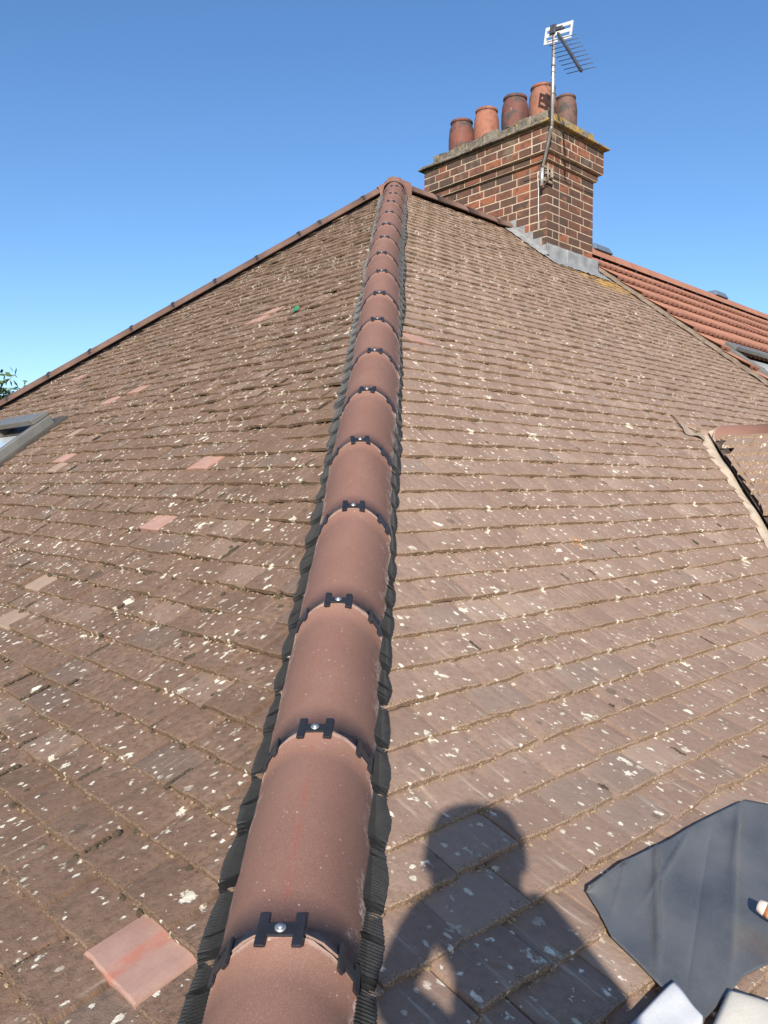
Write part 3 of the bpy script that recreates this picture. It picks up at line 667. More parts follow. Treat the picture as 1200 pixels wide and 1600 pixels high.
# ------------------------------------------------------------------ neighbour's house
nb = empty('neighbour_house', (8, 0, -8.8), label='neighbouring house with an orange-red interlocking tile roof beyond the chimney', cat='house')
NX1 = 14.0
mb = MB(); V = []; F = []
for i in range(NS + 1):
    s = SE * i / NS; a, b = SP('R', VERGE, s, .0), SP('R', NX1, s, .0); V += [a, b]
for i in range(NS): F.append((i * 2, i * 2 + 2, i * 2 + 3, i * 2 + 1))
mb.add(V, F); o_ns = mb.build('roof_slope', M_ORANGE, nb, label='slope facing us')
mb = MB(); mb.add([(VERGE, 0, .02), (NX1, 0, .02), (NX1, QE, ZE + .02), (VERGE, QE, ZE + .02)], [(0, 1, 2, 3)]); mb.build('roof_slope', M_ORANGE, nb)
mb = MB(); mb.box(VERGE + .02, -4.75, -8.8, NX1, 4.75, ZE); mb.build('wall', M_WALL, nb)
GO, WO, TO = .385, .36, .022
def orange_mesh():
    mb = MB(); nu = 24; L = GO + .05
    prof = lambda a: .016 * max(0, math.cos(a * 3 * 2 * math.pi)) ** .8 + .004
    def g(a, b): return (WO * a * .995, L * (b - 1), prof(a) + .032 - .030 * (1 - b) * 1.0 + 0)
    # local axes: x along contour, y down slope (0 = tail), z up
    mb.grid(lambda a, b: (WO * a * .995, L * b, prof(a) + .045 - .045 * b), nu, 2, smooth=True)
    n1 = 3; F = []; base = len(mb.v)
    V = [(WO * i / nu * .995, 0, prof(i / nu) + .045 - TO) for i in range(nu + 1)]
    mb.add(V, [])
    for i in range(nu): mb.f.append((base + i, i * n1, (i + 1) * n1, base + i + 1)); mb.smooth.append(False)
    return mb.mesh("orange_tile", M_ORANGE)
om = orange_mesh()
k = 0; s_t = .42; on = 0
while s_t < SE + .02:
    x = VERGE + .01 - (0); 
    q = qs(s_t); a = aq(q)
    while x < NX1 and on < 299:
        if not (3.3 < x + WO / 2 < 4.6 and 2.28 < s_t - .1 < 3.4):
            o = bpy.data.objects.new('roof_tile', om); COL.objects.link(o); o.parent = o_ns
            o.location = SP('R', x, s_t, 0); o.rotation_euler = (a, 0, 0)
            o.location = SP('R', x, s_t + rng.gauss(0, .002), .04 + rng.gauss(0, .001)); on += 1
        x += WO
    s_t += GO
rxx = 2.9
while rxx < NX1 - .5:
    m = MB(); c = .5
    def gg(i, j, x0=rxx): return Vector((x0 + .002 + .446 * j, .13 * math.sin((-1 + 2 * i) * math.pi / 2), +.03 + .125 * math.cos((-1 + 2 * i) * math.pi / 2)))
    m.grid(gg, 12, 1); m.build('ridge_tile', M_ORANGE, nb); rxx += .45
for x0 in (3.35, 6.75):
    m = MB()
    Pts = lambda x, ins, z: [(x + ins, -.15, z), (x + .48 - ins, -.15, z), (x + .48 - ins, .12, z), (x + ins, .12, z)]
    m.quadbox([(x0, -.13, .12), (x0 + .42, -.13, .12), (x0 + .42, .12, .12), (x0, .12, .12), (x0 + .04, -.08, .21), (x0 + .38, -.08, .21), (x0 + .38, .08, .21), (x0 + .04, .08, .21)])
    o = m.build('ridge_vent', M_VENT, nb); bevel(o, .02, 3)
roof_window(nb, 'R', 3.14, 4.6, 2.25, 3.35, 'grey framed roof window in the orange roof')

vj = [rng.gauss(0, .012) for _ in range(130)]
mb = MB(); mb.grid(lambda a, b: SP('R', VERGE - .035 + .09 * b + vj[int(a * 90)] * (.4 + b), .02 + a * (SE - .05), .036 + .035 * math.sin(b * 2.4) + vj[int(a * 90) + 20] * .25), 90, 4); mb.build('verge_mortar', simple('dirty_verge_mortar', (.13, .095, .07), (.22, .165, .12), 14, .95, bump=.8, bd=.01), house)
# ------------------------------------------------------------------ chimney
ch = empty('chimney_stack', (2.2, .3, -.6), label='brown brick chimney stack with oversailing courses and five clay pots at the party wall', cat='chimney')
CX0, CX1, CY0, CY1 = 1.75, 2.64, -.524, 1.14
MJ = .011
def brick_mesh(l, w_, h):
    mb = MB(); mb.box(-l / 2, -w_ / 2, 0, l / 2, w_ / 2, h); me = mb.mesh('brick', M_BRICK)
    bm = bmesh.new(); bm.from_mesh(me); bmesh.ops.bevel(bm, geom=bm.edges[:], offset=.004, segments=1, affect='EDGES'); bm.to_mesh(me); bm.free(); return me
BM = {}
def put_brick(cx, cy, z, lx, ly, h):
    key = (round(lx, 3), round(ly, 3), round(h, 3))
    if key not in BM: BM[key] = brick_mesh(lx, ly, h)
    o = bpy.data.objects.new('brick', BM[key]); COL.objects.link(o); o.parent = ch; o.matrix_parent_inverse = Matrix.Translation(-Vector(ch.location))
    o.location = (cx + rng.gauss(0, .0009), cy + rng.gauss(0, .0009), z); o.rotation_euler = (0, 0, rng.gauss(0, .003)); return o
core = MB()
def course(z, h, x0, x1, y0, y1, par, corez, faces=('x0', 'y0', 'x1', 'y1'), yclip=None, mold=None):
    """one course of bricks round a rectangle; English-ish bond. h = brick height"""
    D = .105
    # near left face (x = x0), runs along y ; corner returns alternate
    def run(a, b, par):
        L = []; p = a; tot = b - a; i = 0
        while p < b - .02:
            l = .235 if rng.random() < .82 else .1175
            if i == 0: l = .235 if par == 0 else .1175
            if i == 1 and par: l = .176
            if b - (p + l) < .09: l = b - p
            L.append((p, p + l - MJ)); p += l; i += 1
        L[-1] = (L[-1][0], b); return L
    if 'x0' in faces:
        for a, b in run(y0 if par == 0 else y0 + D + MJ, y1, par):
            if yclip and b > yclip[1]: continue
            put_brick(x0 + D / 2, (a + b) / 2, z, D, b - a, h)
    if 'y0' in faces:
        for a, b in run(x0 + (D + MJ if par == 0 else 0), x1, 1 - par): put_brick((a + b) / 2, y0 + D / 2, z, b - a, D, h)
# shaft
zc = .635; pit = .0886; n = 0; z = zc - pit
zs = []
while z > -1.0: zs.append(z); z -= pit
for i, z in enumerate(zs):
    yr = -(-z) / math.tan(TH)         # y on the roof at this height (negative side)
    par = i % 2
    # left face reaches only where it stands above the roof
    D = .105
    roof_y = z / math.tan(TH) * 1.0    # roof: z = -t*|y|
    if z + pit < zq(-CY0) - .02: continue
    course(z, pit - MJ, CX0, CX1, CY0, CY1, par, None)
course(.635, .068, CX0 - .035, CX1 + .035, CY0 - .035, CY1 + .035, 0, None)
for j in range(3): course(.715 + j * .0867, .0755, CX0 - .08, CX1 + .08, CY0 - .08, CY1 + .08, (j + 1) % 2, None)
mm = MB()
rc_ = .004
mm.box(CX0 + rc_, CY0 + rc_, -1.2, CX1 - rc_, CY1 - rc_, .632); mm.box(CX0 - .035 + rc_, CY0 - .035 + rc_, .629, CX1 + .035 - rc_, CY1 + .035 - rc_, .712)
mm.box(CX0 - .08 + rc_, CY0 - .08 + rc_, .707, CX1 + .08 - rc_, CY1 + .08 - rc_, .972); mm.build('mortar_core', M_MORT, ch)
# creasing tiles: two layers of thin slabs, oversailing
cr = empty_part = None
def slabrow(z, h, ov, L, mat, nm):
    y = CY0 - ov; i = 0
    while y < CY1 + ov - .02:
        l = min(L, CY1 + ov - y); m = MB(); j = rng.gauss(0, .004); m.box(CX0 - ov + j, y + .002, z, CX0 + .2, y + l - .002, z + h + rng.gauss(0, .002)); bevel(m.build(nm, mat, ch), .005, 1); y += l
    x = CX0 + .2
    while x < CX1 + ov - .02:
        l = min(L, CX1 + ov - x); m = MB(); j = rng.gauss(0, .004); m.box(x + .002, CY0 - ov + j, z, x + l - .002, CY0 + .2, z + h + rng.gauss(0, .002)); bevel(m.build(nm, mat, ch), .005, 1); x += l
slabrow(.976, .022, .138, .27, M_CAP, 'creasing_tile'); slabrow(1.001, .024, .108, .27, M_CAP, 'creasing_tile')
m = MB(); m.box(CX0 - .085, CY0 - .085, .973, CX1 + .085, CY1 + .085, 1.028); m.build('cap_bed', M_CAP, ch)
for (a, b) in [(CY0 + i * .225, min(CY0 + i * .225 + .218, CY1)) for i in range(8) if CY0 + i * .225 < CY1 - .04]:
    m = MB(); m.box(CX0 + rng.gauss(0, .008), a + .004, 1.029, CX0 + .11, b - .004, 1.163 + rng.gauss(0, .009)); o = m.build('cap_brick', M_CAP, ch); bevel(o, .012, 2)
for (a, b) in [(CX0 + .112 + i * .225, min(CX0 + .112 + i * .225 + .218, CX1)) for i in range(4)]:
    if b - a > .03:
        m = MB(); m.box(a, CY0 + rng.gauss(0, .004), 1.029, b, CY0 + .11, 1.163 + rng.gauss(0, .005)); o = m.build('cap_brick', M_CAP, ch); bevel(o, .012, 2)
m = MB(); nz = [[rng.gauss(0, .009) for _ in range(30)] for _ in range(20)]
m.grid(lambda a, b: (CX0 + .03 + (CX1 - CX0 - .04) * a, CY0 + .03 + (CY1 - CY0 - .04) * b, 1.160 + .08 * min(1, 5 * min(a, 1 - a, b * 1.8, (1 - b) * 1.8)) + nz[int(a * 14)][int(b * 24)]), 14, 24); m.build('mortar_flaunching', M_CAP, ch)
m = MB(); m.box(CX0 + .1, CY0 + .1, 1.02, CX1 - .0, CY1 - .0, 1.158); m.build('cap_core', M_CAP, ch)
pots = [(2.2, 1.09, .160, 1.69, 'dull red clay pot with a sooty top'), (2.2, .69, .155, 1.70, 'bright orange clay pot'), (2.2, .262, .160, 1.70, 'dark sooty red clay pot'), (2.2, -.13, .160, 1.682, 'terracotta pot just behind the mast'), (2.45, -.27, .128, 1.605, 'small sooty brown pot at the right end')]
for i, (x, y, r, zt, lb) in enumerate(pots):
    z0 = 1.19; H = zt - z0; pr_ = [(.90, 0), (.95, .15), (1.0, .38), (.995, .6), (.93, .8), (.80, .92), (.78, .94)]
    m = MB(); V = []; F = []; n = 28
    ring = [(r * a, z0 + H * b) for a, b in pr_] 
    for rr, zz in ring:
        for j in range(n): V.append((x + rr * math.cos(6.28318 * j / n), y + rr * math.sin(6.28318 * j / n), zz))
    for a in range(len(ring) - 1):
        for j in range(n): F.append((a * n + j, a * n + (j + 1) % n, (a + 1) * n + (j + 1) % n, (a + 1) * n + j))
    m.add(V, F, smooth=True); pot = m.build('chimney_pot', M_POTS[i], ch, label=lb)
    ring = [(r * .78, z0 + H * .925), (r * .84, z0 + H * .93), (r * .875, z0 + H * .95), (r * .875, z0 + H * .985), (r * .83, z0 + H), (r * .70, z0 + H), (r * .68, z0 + H * .9), (r * .68, z0 + H * .3), (0.01, z0 + H * .3)]
    m = MB(); V = []; F = []
    for rr, zz in ring:
        for j in range(n): V.append((x + rr * math.cos(6.28318 * j / n), y + rr * math.sin(6.28318 * j / n), zz))
    for a in range(len(ring) - 1):
        for j in range(n): F.append((a * n + j, a * n + (j + 1) % n, (a + 1) * n + (j + 1) % n, (a + 1) * n + j))
    m.add(V, F, smooth=True); m.build('rim', M_POTS[i], pot)
# lead flashings: stepped on the left face, apron on the right face
rz = lambda y: zq(abs(y)) + .035
y = .10; st = 0
pw = pit / math.tan(TH)
while y > CY0:
    y2 = max(y - pw, CY0 - .004); ym = (y + y2) / 2
    ztop = zc - math.floor((zc - (rz(y) + .075)) / pit) * pit - .004
    m = MB(); xo = CX0 - .006 - .003 * (st % 2)
    m.add([(xo, y + .03, rz(y + .03) - .05), (xo, y2, rz(y2) - .05), (xo, y2, ztop), (xo, y + .012, ztop)], [(0, 3, 2, 1)]); m.build('step_flashing', M_LEAD, ch)
    y = y2 if y2 > CY0 else -9; st += 1
m = MB(); m.grid(lambda a, b: (CX0 - .008 - .12 * b, .06 - .64 * a, rz(.06 - .64 * a) + .012 + .05 * (1 - b) ** 2 + .004 * math.sin(a * 40) * b), 30, 5); m.build('soaker_flashing', M_LEAD, ch)
m = MB(); jj = [rng.gauss(0, .004) for _ in range(60)]
def apr(a, b):
    x = CX0 - .10 + (CX1 - CX0 + .22) * a
    if b < .5: return (max(x, CX0 - .008) if x < CX1 else CX1 + (x - CX1) , CY0 - .010 - .004 * math.sin(a * 30), rz(CY0) + .12 * (1 - 2 * b) + .012)
    t = (b - .5) * 2; y = CY0 - .012 - .17 * t; return (x, y, rz(y) + .012 + jj[int(a * 40)] * t + .02 * max(0, a - .85) * t)
m.grid(apr, 40, 8); m.build('apron_flashing', M_LEAD, ch)
for o in [c for c in ch.children if 'flashing' in c.name]:
    so_ = o.modifiers.new('solid', 'SOLIDIFY'); so_.thickness = .003

# ------------------------------------------------------------------ television aerial on its cranked mast
ae = empty('tv_aerial', (1.62, -.62, .4), label='television aerial on a cranked silver mast strapped to the chimney corner', cat='aerial')
MX = 1.86
def onX(px_, py_, X): r = pix(px_, py_); return CAM + r * ((X - CAM.x) / r.x)
p0, p1, p2, p3 = onX(846.5, 290, 1.66), onX(847.5, 262, 1.66), onX(862, 197, 1.55), onX(866, 44, 1.55)
m = MB(); m.tube([p0, p1], .019, 12); m.build('mast_foot', M_GALV, ae)
m = MB(); m.tube([p1, p1.lerp(p2, .06), p1.lerp(p2, .94), p2], .019, 12); m.build('mast_crank', M_MASTD, ae)
m = MB(); m.tube([p2, p3], .019, 12); m.build('mast', M_GALV, ae)
for t in (.05, .33, .55, .62):
    c = p2.lerp(p3, t); m = MB(); dd = (p3 - p2).normalized(); m.tube([c - dd * .008, c + dd * .008], .0225, 12); m.build('clip', M_MASTD, ae)
m = MB(); bx = p1 + Vector((.0, 0, -.06))
m.obox(bx + Vector((.06, -.04, 0)), X_, Y_, Z_, .055, .012, .012); m.obox(bx + Vector((.07, -.02, .07)), X_, Y_, Z_, .075, .010, .012); m.obox(bx + Vector((.07, -.02, -.07)), X_, Y_, Z_, .075, .010, .012)
m.tube([bx + Vector((.03, -.05, -.08)), bx + Vector((.03, -.05, .09))], .011, 8); m.tube([bx + Vector((.11, -.05, -.04)), bx + Vector((.11, -.04, .07))], .016, 8); m.tube([bx + Vector((.08, -.05, -.03)), bx + Vector((.14, -.05, .0))], .013, 8)
m.build('lashing_bracket', M_RUST, ae)
m = MB(); zb = .49
m.tube([Vector((CX0 - .01, CY0 + .3, zb)), Vector((CX0 - .012, CY0 + .02, zb)), Vector((CX0 - .01, CY0 - .012, zb)), Vector((CX0 + .02, CY0 - .014, zb)), Vector((CX1 - .02, CY0 - .012, zb))], .004, 6); m.build('lashing_wire', M_RUST, ae)
# cable down the brickwork
m = MB(); m.tube([onX(841, 268, 1.74), onX(840, 275, 1.74), onX(841.5, 300, 1.74), onX(841, 330, 1.742), onX(842.5, 358, 1.74)], .0045, 6); m.build('cable', M_WHITE, ae)
m = MB(); m.tube([p2 + Vector((-.024, -.0, 0)), p2.lerp(p3, .5) + Vector((-.024, .0, 0)), p3 + Vector((-.02, 0, -.05))], .004, 6); m.tube([p1 + Vector((-.022, 0, 0)), p2 + Vector((-.022, 0, 0))], .004, 6); m.build('cable', M_ROD, ae)
# head: reflector panel and boom
hd = p3 + Vector((0, 0, -.04))
bo0 = onX(872, 52, 1.54); bd1 = CAM + pix(908.5, 111).normalized() * 1.0
# boom points out and towards us a little: solve its far end at a chosen depth
r1 = pix(908.5, 111); bo1 = CAM + r1 * ((bo0 - CAM).dot(FWD) - .55); bo1 = CAM + r1 * (((bo0 - CAM).dot(FWD) - .62))
m = MB(); bd = (bo1 - bo0).normalized(); m.obox((bo0 + bo1) / 2, bd, bd.cross(Z_).normalized(), bd.cross(bd.cross(Z_)).normalized(), (bo1 - bo0).length / 2, .012, .012); m.build('boom', M_ROD, ae)
rl = onX(852, 57, 1.54); rr_ = onX(893, 45, 1.54); ax = (rr_ - rl).normalized(); half = (rr_ - rl).length / 2
up_ = (Z_ - ax * Z_.dot(ax)).normalized(); cc = onX(872.5, 51.5, 1.54); n_ax = ax.cross(up_)
for t in (-.065, -.0, .065):
    m = MB(); m.obox(cc + up_ * t + n_ax * .0, ax, up_, n_ax, half, .017, .004); m.build('reflector_bar', M_ALW, ae)
for t in (-1, 1):
    m = MB(); m.obox(cc + ax * half * .97 * t, up_, ax, n_ax, .082, .010, .006); m.build('reflector_frame', M_ALW, ae)
for i in range(9):
    c = bo0.lerp(bo1, .14 + .105 * i); L = .175 - .002 * i
    m = MB(); m.tube([c - ax * L, c + ax * L], .0042, 6); m.build('element', M_ROD, ae)
m = MB(); m.obox(hd + Vector((0, -.0, .02)), ax, up_, n_ax, .035, .045, .035); m.obox(hd + ax * .07 + up_ * .02, ax, up_, n_ax, .04, .02, .02); o = m.build('clamp_block', M_ROD, ae); bevel(o, .008, 2)

# ------------------------------------------------------------------ lead sheet, white sheets, tool near the eaves
def onR(x, y, h=.05): u, s = locate('R', x, y); return Vector(SP('R', u, s, h))
lead_px = {'tl': (905, 1390), 'tm': (1000, 1332), 'tr': (1150, 1258), 'r1': (1222, 1290), 'bl': (952, 1465), 'b2': (1030, 1540), 'b3': (1082, 1592), 'br': (1240, 1480)}
topc = [(905, 1390), (950, 1358), (995, 1340), (1030, 1322), (1075, 1296), (1110, 1276), (1150, 1258), (1200, 1268), (1262, 1300)]
botc = [(905, 1390), (924, 1425), (944, 1462), (985, 1502), (1025, 1545), (1055, 1572), (1082, 1594), (1150, 1528), (1262, 1470)]
tp = [onR(*p, .0) for p in topc]; bp = [onR(*p, .0) for p in botc]
def catm(P, t):
    t = t * (len(P) - 1); i = min(int(t), len(P) - 2); f = t - i; return P[i].lerp(P[i + 1], f)
def leadf(a, b):
    p = catm(tp, a).lerp(catm(bp, a), b); nn = Vector(nrm_at('R', sq(-p.y)))
    e = min(1, 6 * min(b, 1 - b) + .0)
    def crease(c0, sl_, wd_, hh): return hh * math.exp(-abs(a - c0 - sl_ * b) / wd_)
    h = .040 + .012 * (1 - b) ** 4 + .3 * e * .006 * math.sin(a * 9 + b * 3) + e * (crease(.30, .16, .016, .013) + crease(.47, -.25, .018, .011) * (b < .7) * (1 - b / .7) + crease(.16, .05, .015, .009) * (1 - b) + crease(.72, .1, .025, .013) * (1 - .6 * b) - crease(.60, .02, .05, .005)) + .0035 * math.sin(a * 5 + 1) * math.sin(b * 6)
    return p + nn * h
ld = MB(); ld.grid(leadf, 160, 60); lo_ = ld.build('lead_sheet', M_LEADNEW, label='smooth dark grey lead sheet lying on the tiles at the bottom right', cat='lead sheet'); so_ = lo_.modifiers.new('t', 'SOLIDIFY'); so_.thickness = .003; so_.offset = -1
def sheet(pxs, h, nm, lab, mat, bulge):
    P = [onR(*p, 0) for p in pxs]; m = MB()
    def f(a, b):
        p = P[0].lerp(P[1], a).lerp(P[3].lerp(P[2], a), b); nn = Vector(nrm_at('R', sq(-p.y))); return p + nn * (h + bulge * math.sin(math.pi * min(max(a, 0), 1)) ** .5 * math.sin(math.pi * b) ** .5 + .001 * math.sin(a * 7 + b * 5))
    m.grid(f, 18, 18); o = m.build(nm, mat, label=lab, cat='sheet'); o.modifiers.new('t', 'SOLIDIFY').thickness = .006; return o
sheet([(1036, 1545), (1078, 1596), (1060, 1680), (940, 1640)], .048, 'white_sheet', 'thin bluish white sheet tucked under the left corner of the lead', M_WHITE, .004)
sheet([(1122, 1560), (1260, 1600), (1240, 1700), (1078, 1650)], .048, 'cream_sheet', 'cream padded sheet below the right part of the lead', simple('cream_cloth', (.52, .47, .39), (.60, .55, .46), 12, .8, bump=.3), .010)
# chisel with an amber handle lying on the lead
t0, t1 = onR(1161, 1437, .075), onR(1245, 1490, .078); ax_ = (t1 - t0).normalized()
tool = empty('chisel', t0, label='chisel with a glossy amber handle lying on the lead sheet', cat='chisel')
N = NT('amber_handle'); n_a = N.noise(N.obj(), 60, 3).outputs['Fac']; M_AMB = N.fin(N.mix(N.ramp(n_a, .4, .6), (.40, .15, .05), (.55, .27, .12)), .22, 0, .6)
N = NT('clear_cap'); M_CAPW = N.fin((.60, .50, .42), .15, 0, .6)
m = MB(); m.tube([t0 + ax_ * f for f in (.012, .02, .06, .085, .1, .115)], [.0125, .014, .0135, .011, .0125, .009], 14); m.build('handle', M_AMB, tool)
m = MB(); m.tube([t0 + ax_ * f for f in (-.002, .0, .008, .0125)], [.005, .0105, .0125, .0125], 14); m.build('end_cap', M_CAPW, tool)
m = MB(); m.tube([t0 + ax_ * .115, t0 + ax_ * .2], [.004, .004], 8); m.obox(t0 + ax_ * .215, ax_, ax_.cross(Z_).normalized(), Z_, .025, .009, .002); m.build('blade', M_STEEL, tool)

u_, s_ = locate('L', 470, 483); m = MB(); c_ = Vector(SP('L', u_, s_ , .032)); nn_ = Vector(nrm_at('L', s_))
for k_ in range(3):
    d_ = Vector((0, .03 - .02 * k_, 0)) + nn_ * .004 * k_; e_ = Vector((math.cos(TH), 0, math.sin(TH))) * .45
    m.add([c_ + d_ - e_ * .03, c_ + d_ + Y_ * .022 - e_ * .02, c_ + d_ + Y_ * .02 + e_ * .03 + nn_ * .02, c_ + d_ - Y_ * .01 + e_ * .025 + nn_ * .01], [(0, 1, 2, 3)])
m.build('green_scrap', simple('green_scrap_stuff', (.02, .16, .07), (.04, .22, .10), 30, .7), label='small green scrap caught on the tiles high on the left slope', cat='scrap')
# ------------------------------------------------------------------ ground, tree, scaffold, photographer
g = MB(); g.add([(-900, -900, -8.8), (900, -900, -8.8), (900, 900, -8.8), (-900, 900, -8.8)], [(0, 1, 2, 3)])
M_GR = simple('lawn_ground', (.045, .065, .022), (.085, .09, .04), .6, .95, bump=.4, bd=.03, fine=12); g.build('ground', M_GR, kind='structure')
M_LEAF = simple('tree_leaf', (.05, .085, .022), (.095, .13, .04), 1.2, .7, bump=.1, fine=20); M_BARK = simple('tree_bark', (.09, .07, .05), (.14, .11, .08), 10, .95, bump=.6, bd=.02)
tdir = Vector((.262, .965, 0)).normalized(); TB = CAM + tdir * 26; TB.z = -8.8
tree = empty('tree', TB, label='leafy green tree whose top shows beyond the low end of the far hip', cat='tree')
m = MB(); m.tube([TB, TB + Vector((.1, 0, 2)), TB + Vector((-.1, .1, 4)), TB + Vector((.05, 0, 6.4))], [.32, .25, .2, .09], 10)
for i in range(9):
    a = i * 2.4; z0 = 2.6 + i * .4; b = TB + Vector((0, 0, z0)); m.tube([b, b + Vector((math.cos(a) * 1.0, math.sin(a) * 1.0, .7)), b + Vector((math.cos(a) * 1.9, math.sin(a) * 1.9, 1.7))], [.1, .06, .02], 6)
m.build('trunk', M_BARK, tree)
m = MB(); trg = random.Random(3); ctr = []
for i in range(150):
    v = Vector((trg.gauss(0, 1), trg.gauss(0, 1), trg.gauss(0, 1))).normalized() * trg.uniform(.45, 1.0); ctr.append(TB + Vector((v.x * 2.6, v.y * 2.6, 6.45 + v.z * 2.75)))
for c in ctr:
    for _ in range(95):
        p = c + Vector((trg.gauss(0, .26), trg.gauss(0, .26), trg.gauss(0, .2))); a = Vector((trg.gauss(0, 1), trg.gauss(0, 1), trg.gauss(0, .6))).normalized(); b = a.orthogonal().normalized(); L = trg.uniform(.08, .15)
        m.add([p - a * L, p + b * L * .5, p + a * L, p - b * L * .5], [(0, 1, 2, 3)])
m.build('crown', M_LEAF, tree)
# scaffold the photographer stands on, outside the eaves corner
sc = empty('scaffold', (-6.1, -6.1, -8.8), label='scaffold platform of boards outside the eaves corner', cat='scaffold')
M_BOARD = simple('scaffold_board', (.30, .22, .13), (.38, .29, .18), 6, .9, bump=.4); ZS = -4.25
for i in range(5):
    m = MB(); y0 = -6.55 + i * .23; m.box(-7.6, y0, ZS - .04, -3.9, y0 + .222, ZS); m.build('board', M_BOARD, sc)
for x in (-7.4, -5.8, -4.2):
    for y in (-6.6, -5.42): m = MB(); m.tube([(x, y, -8.8), (x, y, ZS - .11)], .024, 10); m.build('pole', M_GALV, sc)
    m = MB(); m.tube([(x, -6.75, ZS - .068), (x, -5.36, ZS - .068)], .024, 10); m.build('transom', M_GALV, sc)

# photographer: laid out from the shadow he casts
def sh(px_, py_, back):
    """point that throws its shadow on the given photo pixel, at a given height-independent distance back up the ray"""
    u, s = locate('R', px_, py_); P = Vector(SP('R', u, s, .03)); return P - sd * back
def blob(name, verts, edges, rad, mat, parent, sub=2):
    me = bpy.data.meshes.new(name); me.from_pydata([tuple(v) for v in verts], edges, []); o = bpy.data.objects.new(name, me); COL.objects.link(o)
    o.parent = parent; o.matrix_parent_inverse = Matrix.Translation(-Vector(parent.location))
    s_ = o.modifiers.new('skin', 'SKIN'); 
    for i, r in enumerate(rad): me.skin_vertices[0].data[i].radius = (r, r) if not isinstance(r, tuple) else r
    me.skin_vertices[0].data[0].use_root = True
    ss_ = o.modifiers.new('sub', 'SUBSURF'); ss_.levels = sub; ss_.render_levels = sub; me.materials.append(mat); s_.use_smooth_shade = True; return o
FH = Vector((FWD.x, FWD.y, 0)).normalized(); RH = Vector((FH.y, -FH.x, 0))
def shf(px_, py_, f):
    u, s_ = locate('R', px_, py_); P = Vector(SP('R', u, s_, .03)); t = ((P - CAM).dot(FH) - f) / sd.dot(FH); return P - sd * t
head = shf(736, 1318, -.33); HEADZ = head.z
B0 = Vector((head.x, head.y, CAM.z))
def PB(r, f, z): return Vector((B0.x, B0.y, z)) + RH * r + FH * f
ZS = HEADZ - 1.60
chs = shf(803, 1500, -.40); nk = shf(738, 1405, -.35); pel = PB(.05, -.08, ZS + .93)
person = empty('person', (B0.x, B0.y, ZS), label='person in a dark jacket standing on the scaffold, photographing with a phone in one hand', cat='person')
M_CLOTH = simple('dark_jacket', (.03, .035, .05), (.05, .055, .075), 20, .9, bump=.3); M_SKIN = simple('skin', (.42, .26, .19), (.48, .31, .23), 20, .6, bump=.1); M_HAIR = simple('hair', (.03, .02, .015), (.05, .035, .025), 40, .8, bump=.5)
HR = 0.0
rs = dict(nk=nk, hd=PB(HR, -.02, HEADZ - .07), hd2=PB(HR, .0, HEADZ + .02), top=PB(HR, -.01, HEADZ + .085))
V = [pel, pel.lerp(chs, .55), chs, nk,
     shf(828, 1462, -.38), shf(955, 1600, -.28), shf(812, 1392, -.07),
     shf(664, 1402, -.38), shf(598, 1552, -.32), shf(688, 1614, -.24),
     PB(.16, -.08, ZS + .86), PB(.18, -.04, ZS + .48), PB(.19, -.08, ZS + .09), PB(-.06, -.08, ZS + .86), PB(-.09, -.04, ZS + .48), PB(-.11, -.08, ZS + .09)]
Ed = [(0, 1), (1, 2), (2, 3), (2, 4), (4, 5), (5, 6), (2, 7), (7, 8), (8, 9), (0, 10), (10, 11), (11, 12), (0, 13), (13, 14), (14, 15)]
Rd = [(.17, .12), (.135, .11), (.085, .08), .055, .058, .05, .036, .040, .030, .030, .10, .075, .055, .10, .075, .055]
blob('jacket', V, Ed, Rd, M_CLOTH, person, 2)
blob('head', [rs['nk'] + Vector((0, 0, -.03)), rs['hd'] + Vector((0, 0, -.035)), rs['hd2'], rs['top']], [(0, 1), (1, 2), (2, 3)], [.055, (.062, .075), (.078, .098), (.060, .075)], M_SKIN, person, 3)
blob('hair', [PB(HR, -.05, HEADZ - .02), PB(HR, -.045, HEADZ + .05), PB(HR, -.01, HEADZ + .10)], [(0, 1), (1, 2)], [(.075, .07), (.085, .085), (.07, .08)], M_HAIR, person, 3)
m = MB(); nz_ = PB(HR, .10, HEADZ - .01); m.add([nz_ + Vector((0, 0, .035)) - FH * .02, nz_ + RH * .016 - FH * .02, nz_ + FH * .02, nz_ - RH * .016 - FH * .02], [(0, 2, 1), (0, 3, 2), (1, 2, 3)]); m.build('nose', M_SKIN, person)
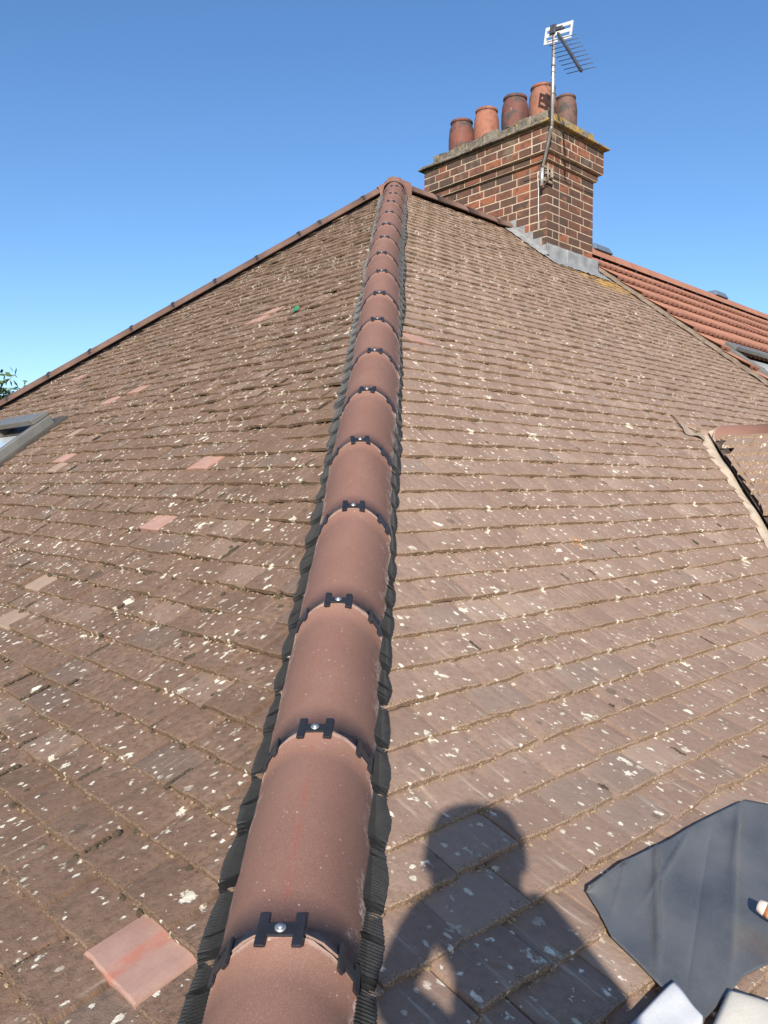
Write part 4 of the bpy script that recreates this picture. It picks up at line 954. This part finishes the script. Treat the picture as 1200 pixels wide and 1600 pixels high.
for sgn in (-1, 1):
    e = PB(HR + sgn * .033, .088, HEADZ + .025); m = MB()
    m.grid(lambda a, b: e + Vector((math.sin(b * math.pi) * math.cos(a * 6.283), math.sin(b * math.pi) * math.sin(a * 6.283), math.cos(b * math.pi))) * .012, 10, 6); m.build('eye', M_WHITE, person)
    m = MB(); er = PB(HR + sgn * .082, -.01, HEADZ); m.obox(er, RH, FH, Z_, .008, .018, .032); bevel(m.build('ear', M_SKIN, person), .007, 3)
m = MB(); m.obox(PB(HR, .092, HEADZ - .06), RH, FH, Z_, .024, .006, .005); bevel(m.build('mouth', simple('lips', (.30, .12, .10), (.34, .15, .12), 30, .6), person), .003, 2)
def hand(wr, palm, across, along, curl, parent):
    vv = [wr, palm]; ee = [(0, 1)]; rr2 = [.031, (.036, .017)]
    for i, ln in enumerate((.85, .97, 1.0, .93)):
        b = palm + across * (.030 - .020 * i) + along * .02; k1 = b + along * .040 * ln + curl * .008; k2 = k1 + along * .022 * ln + curl * .026; i_ = len(vv)
        vv += [b, k1, k2]; ee += [(1, i_), (i_, i_ + 1), (i_ + 1, i_ + 2)]; rr2 += [.011, .0092, .0082]
    b = palm - across * .034 - along * .015; k1 = b - across * .022 + along * .030 + curl * .012; i_ = len(vv); vv += [b, k1]; ee += [(1, i_), (i_, i_ + 1)]; rr2 += [.013, .0100]
    blob('hand', vv, ee, rr2, M_SKIN, parent, 2)
hand(V[6], CAM - FWD * .035 - UP * .085 + RIGHT * .045, UP * -1, RIGHT * -1, FWD, person)
wl = V[9]; hand(wl, wl + RH * .055 + FH * .02 - Z_ * .02, Z_ * -1, RH, FH * -1, person)
for sgn in (1, -1):
    f0 = V[12] if sgn > 0 else V[15]; m = MB(); m.obox(f0 + FH * .06 + Vector((0, 0, -.045)), RH, FH, Z_, .048, .14, .042); bevel(m.build('boot', M_HAIR, person), .025, 3)
ph = MB(); pc = CAM - FWD * .010 - UP * .062; ph.obox(pc, RIGHT, UP, FWD, .037, .078, .004); po = ph.build('phone', M_BLACK, label='black phone held up in both hands', cat='phone'); bevel(po, .004, 3)
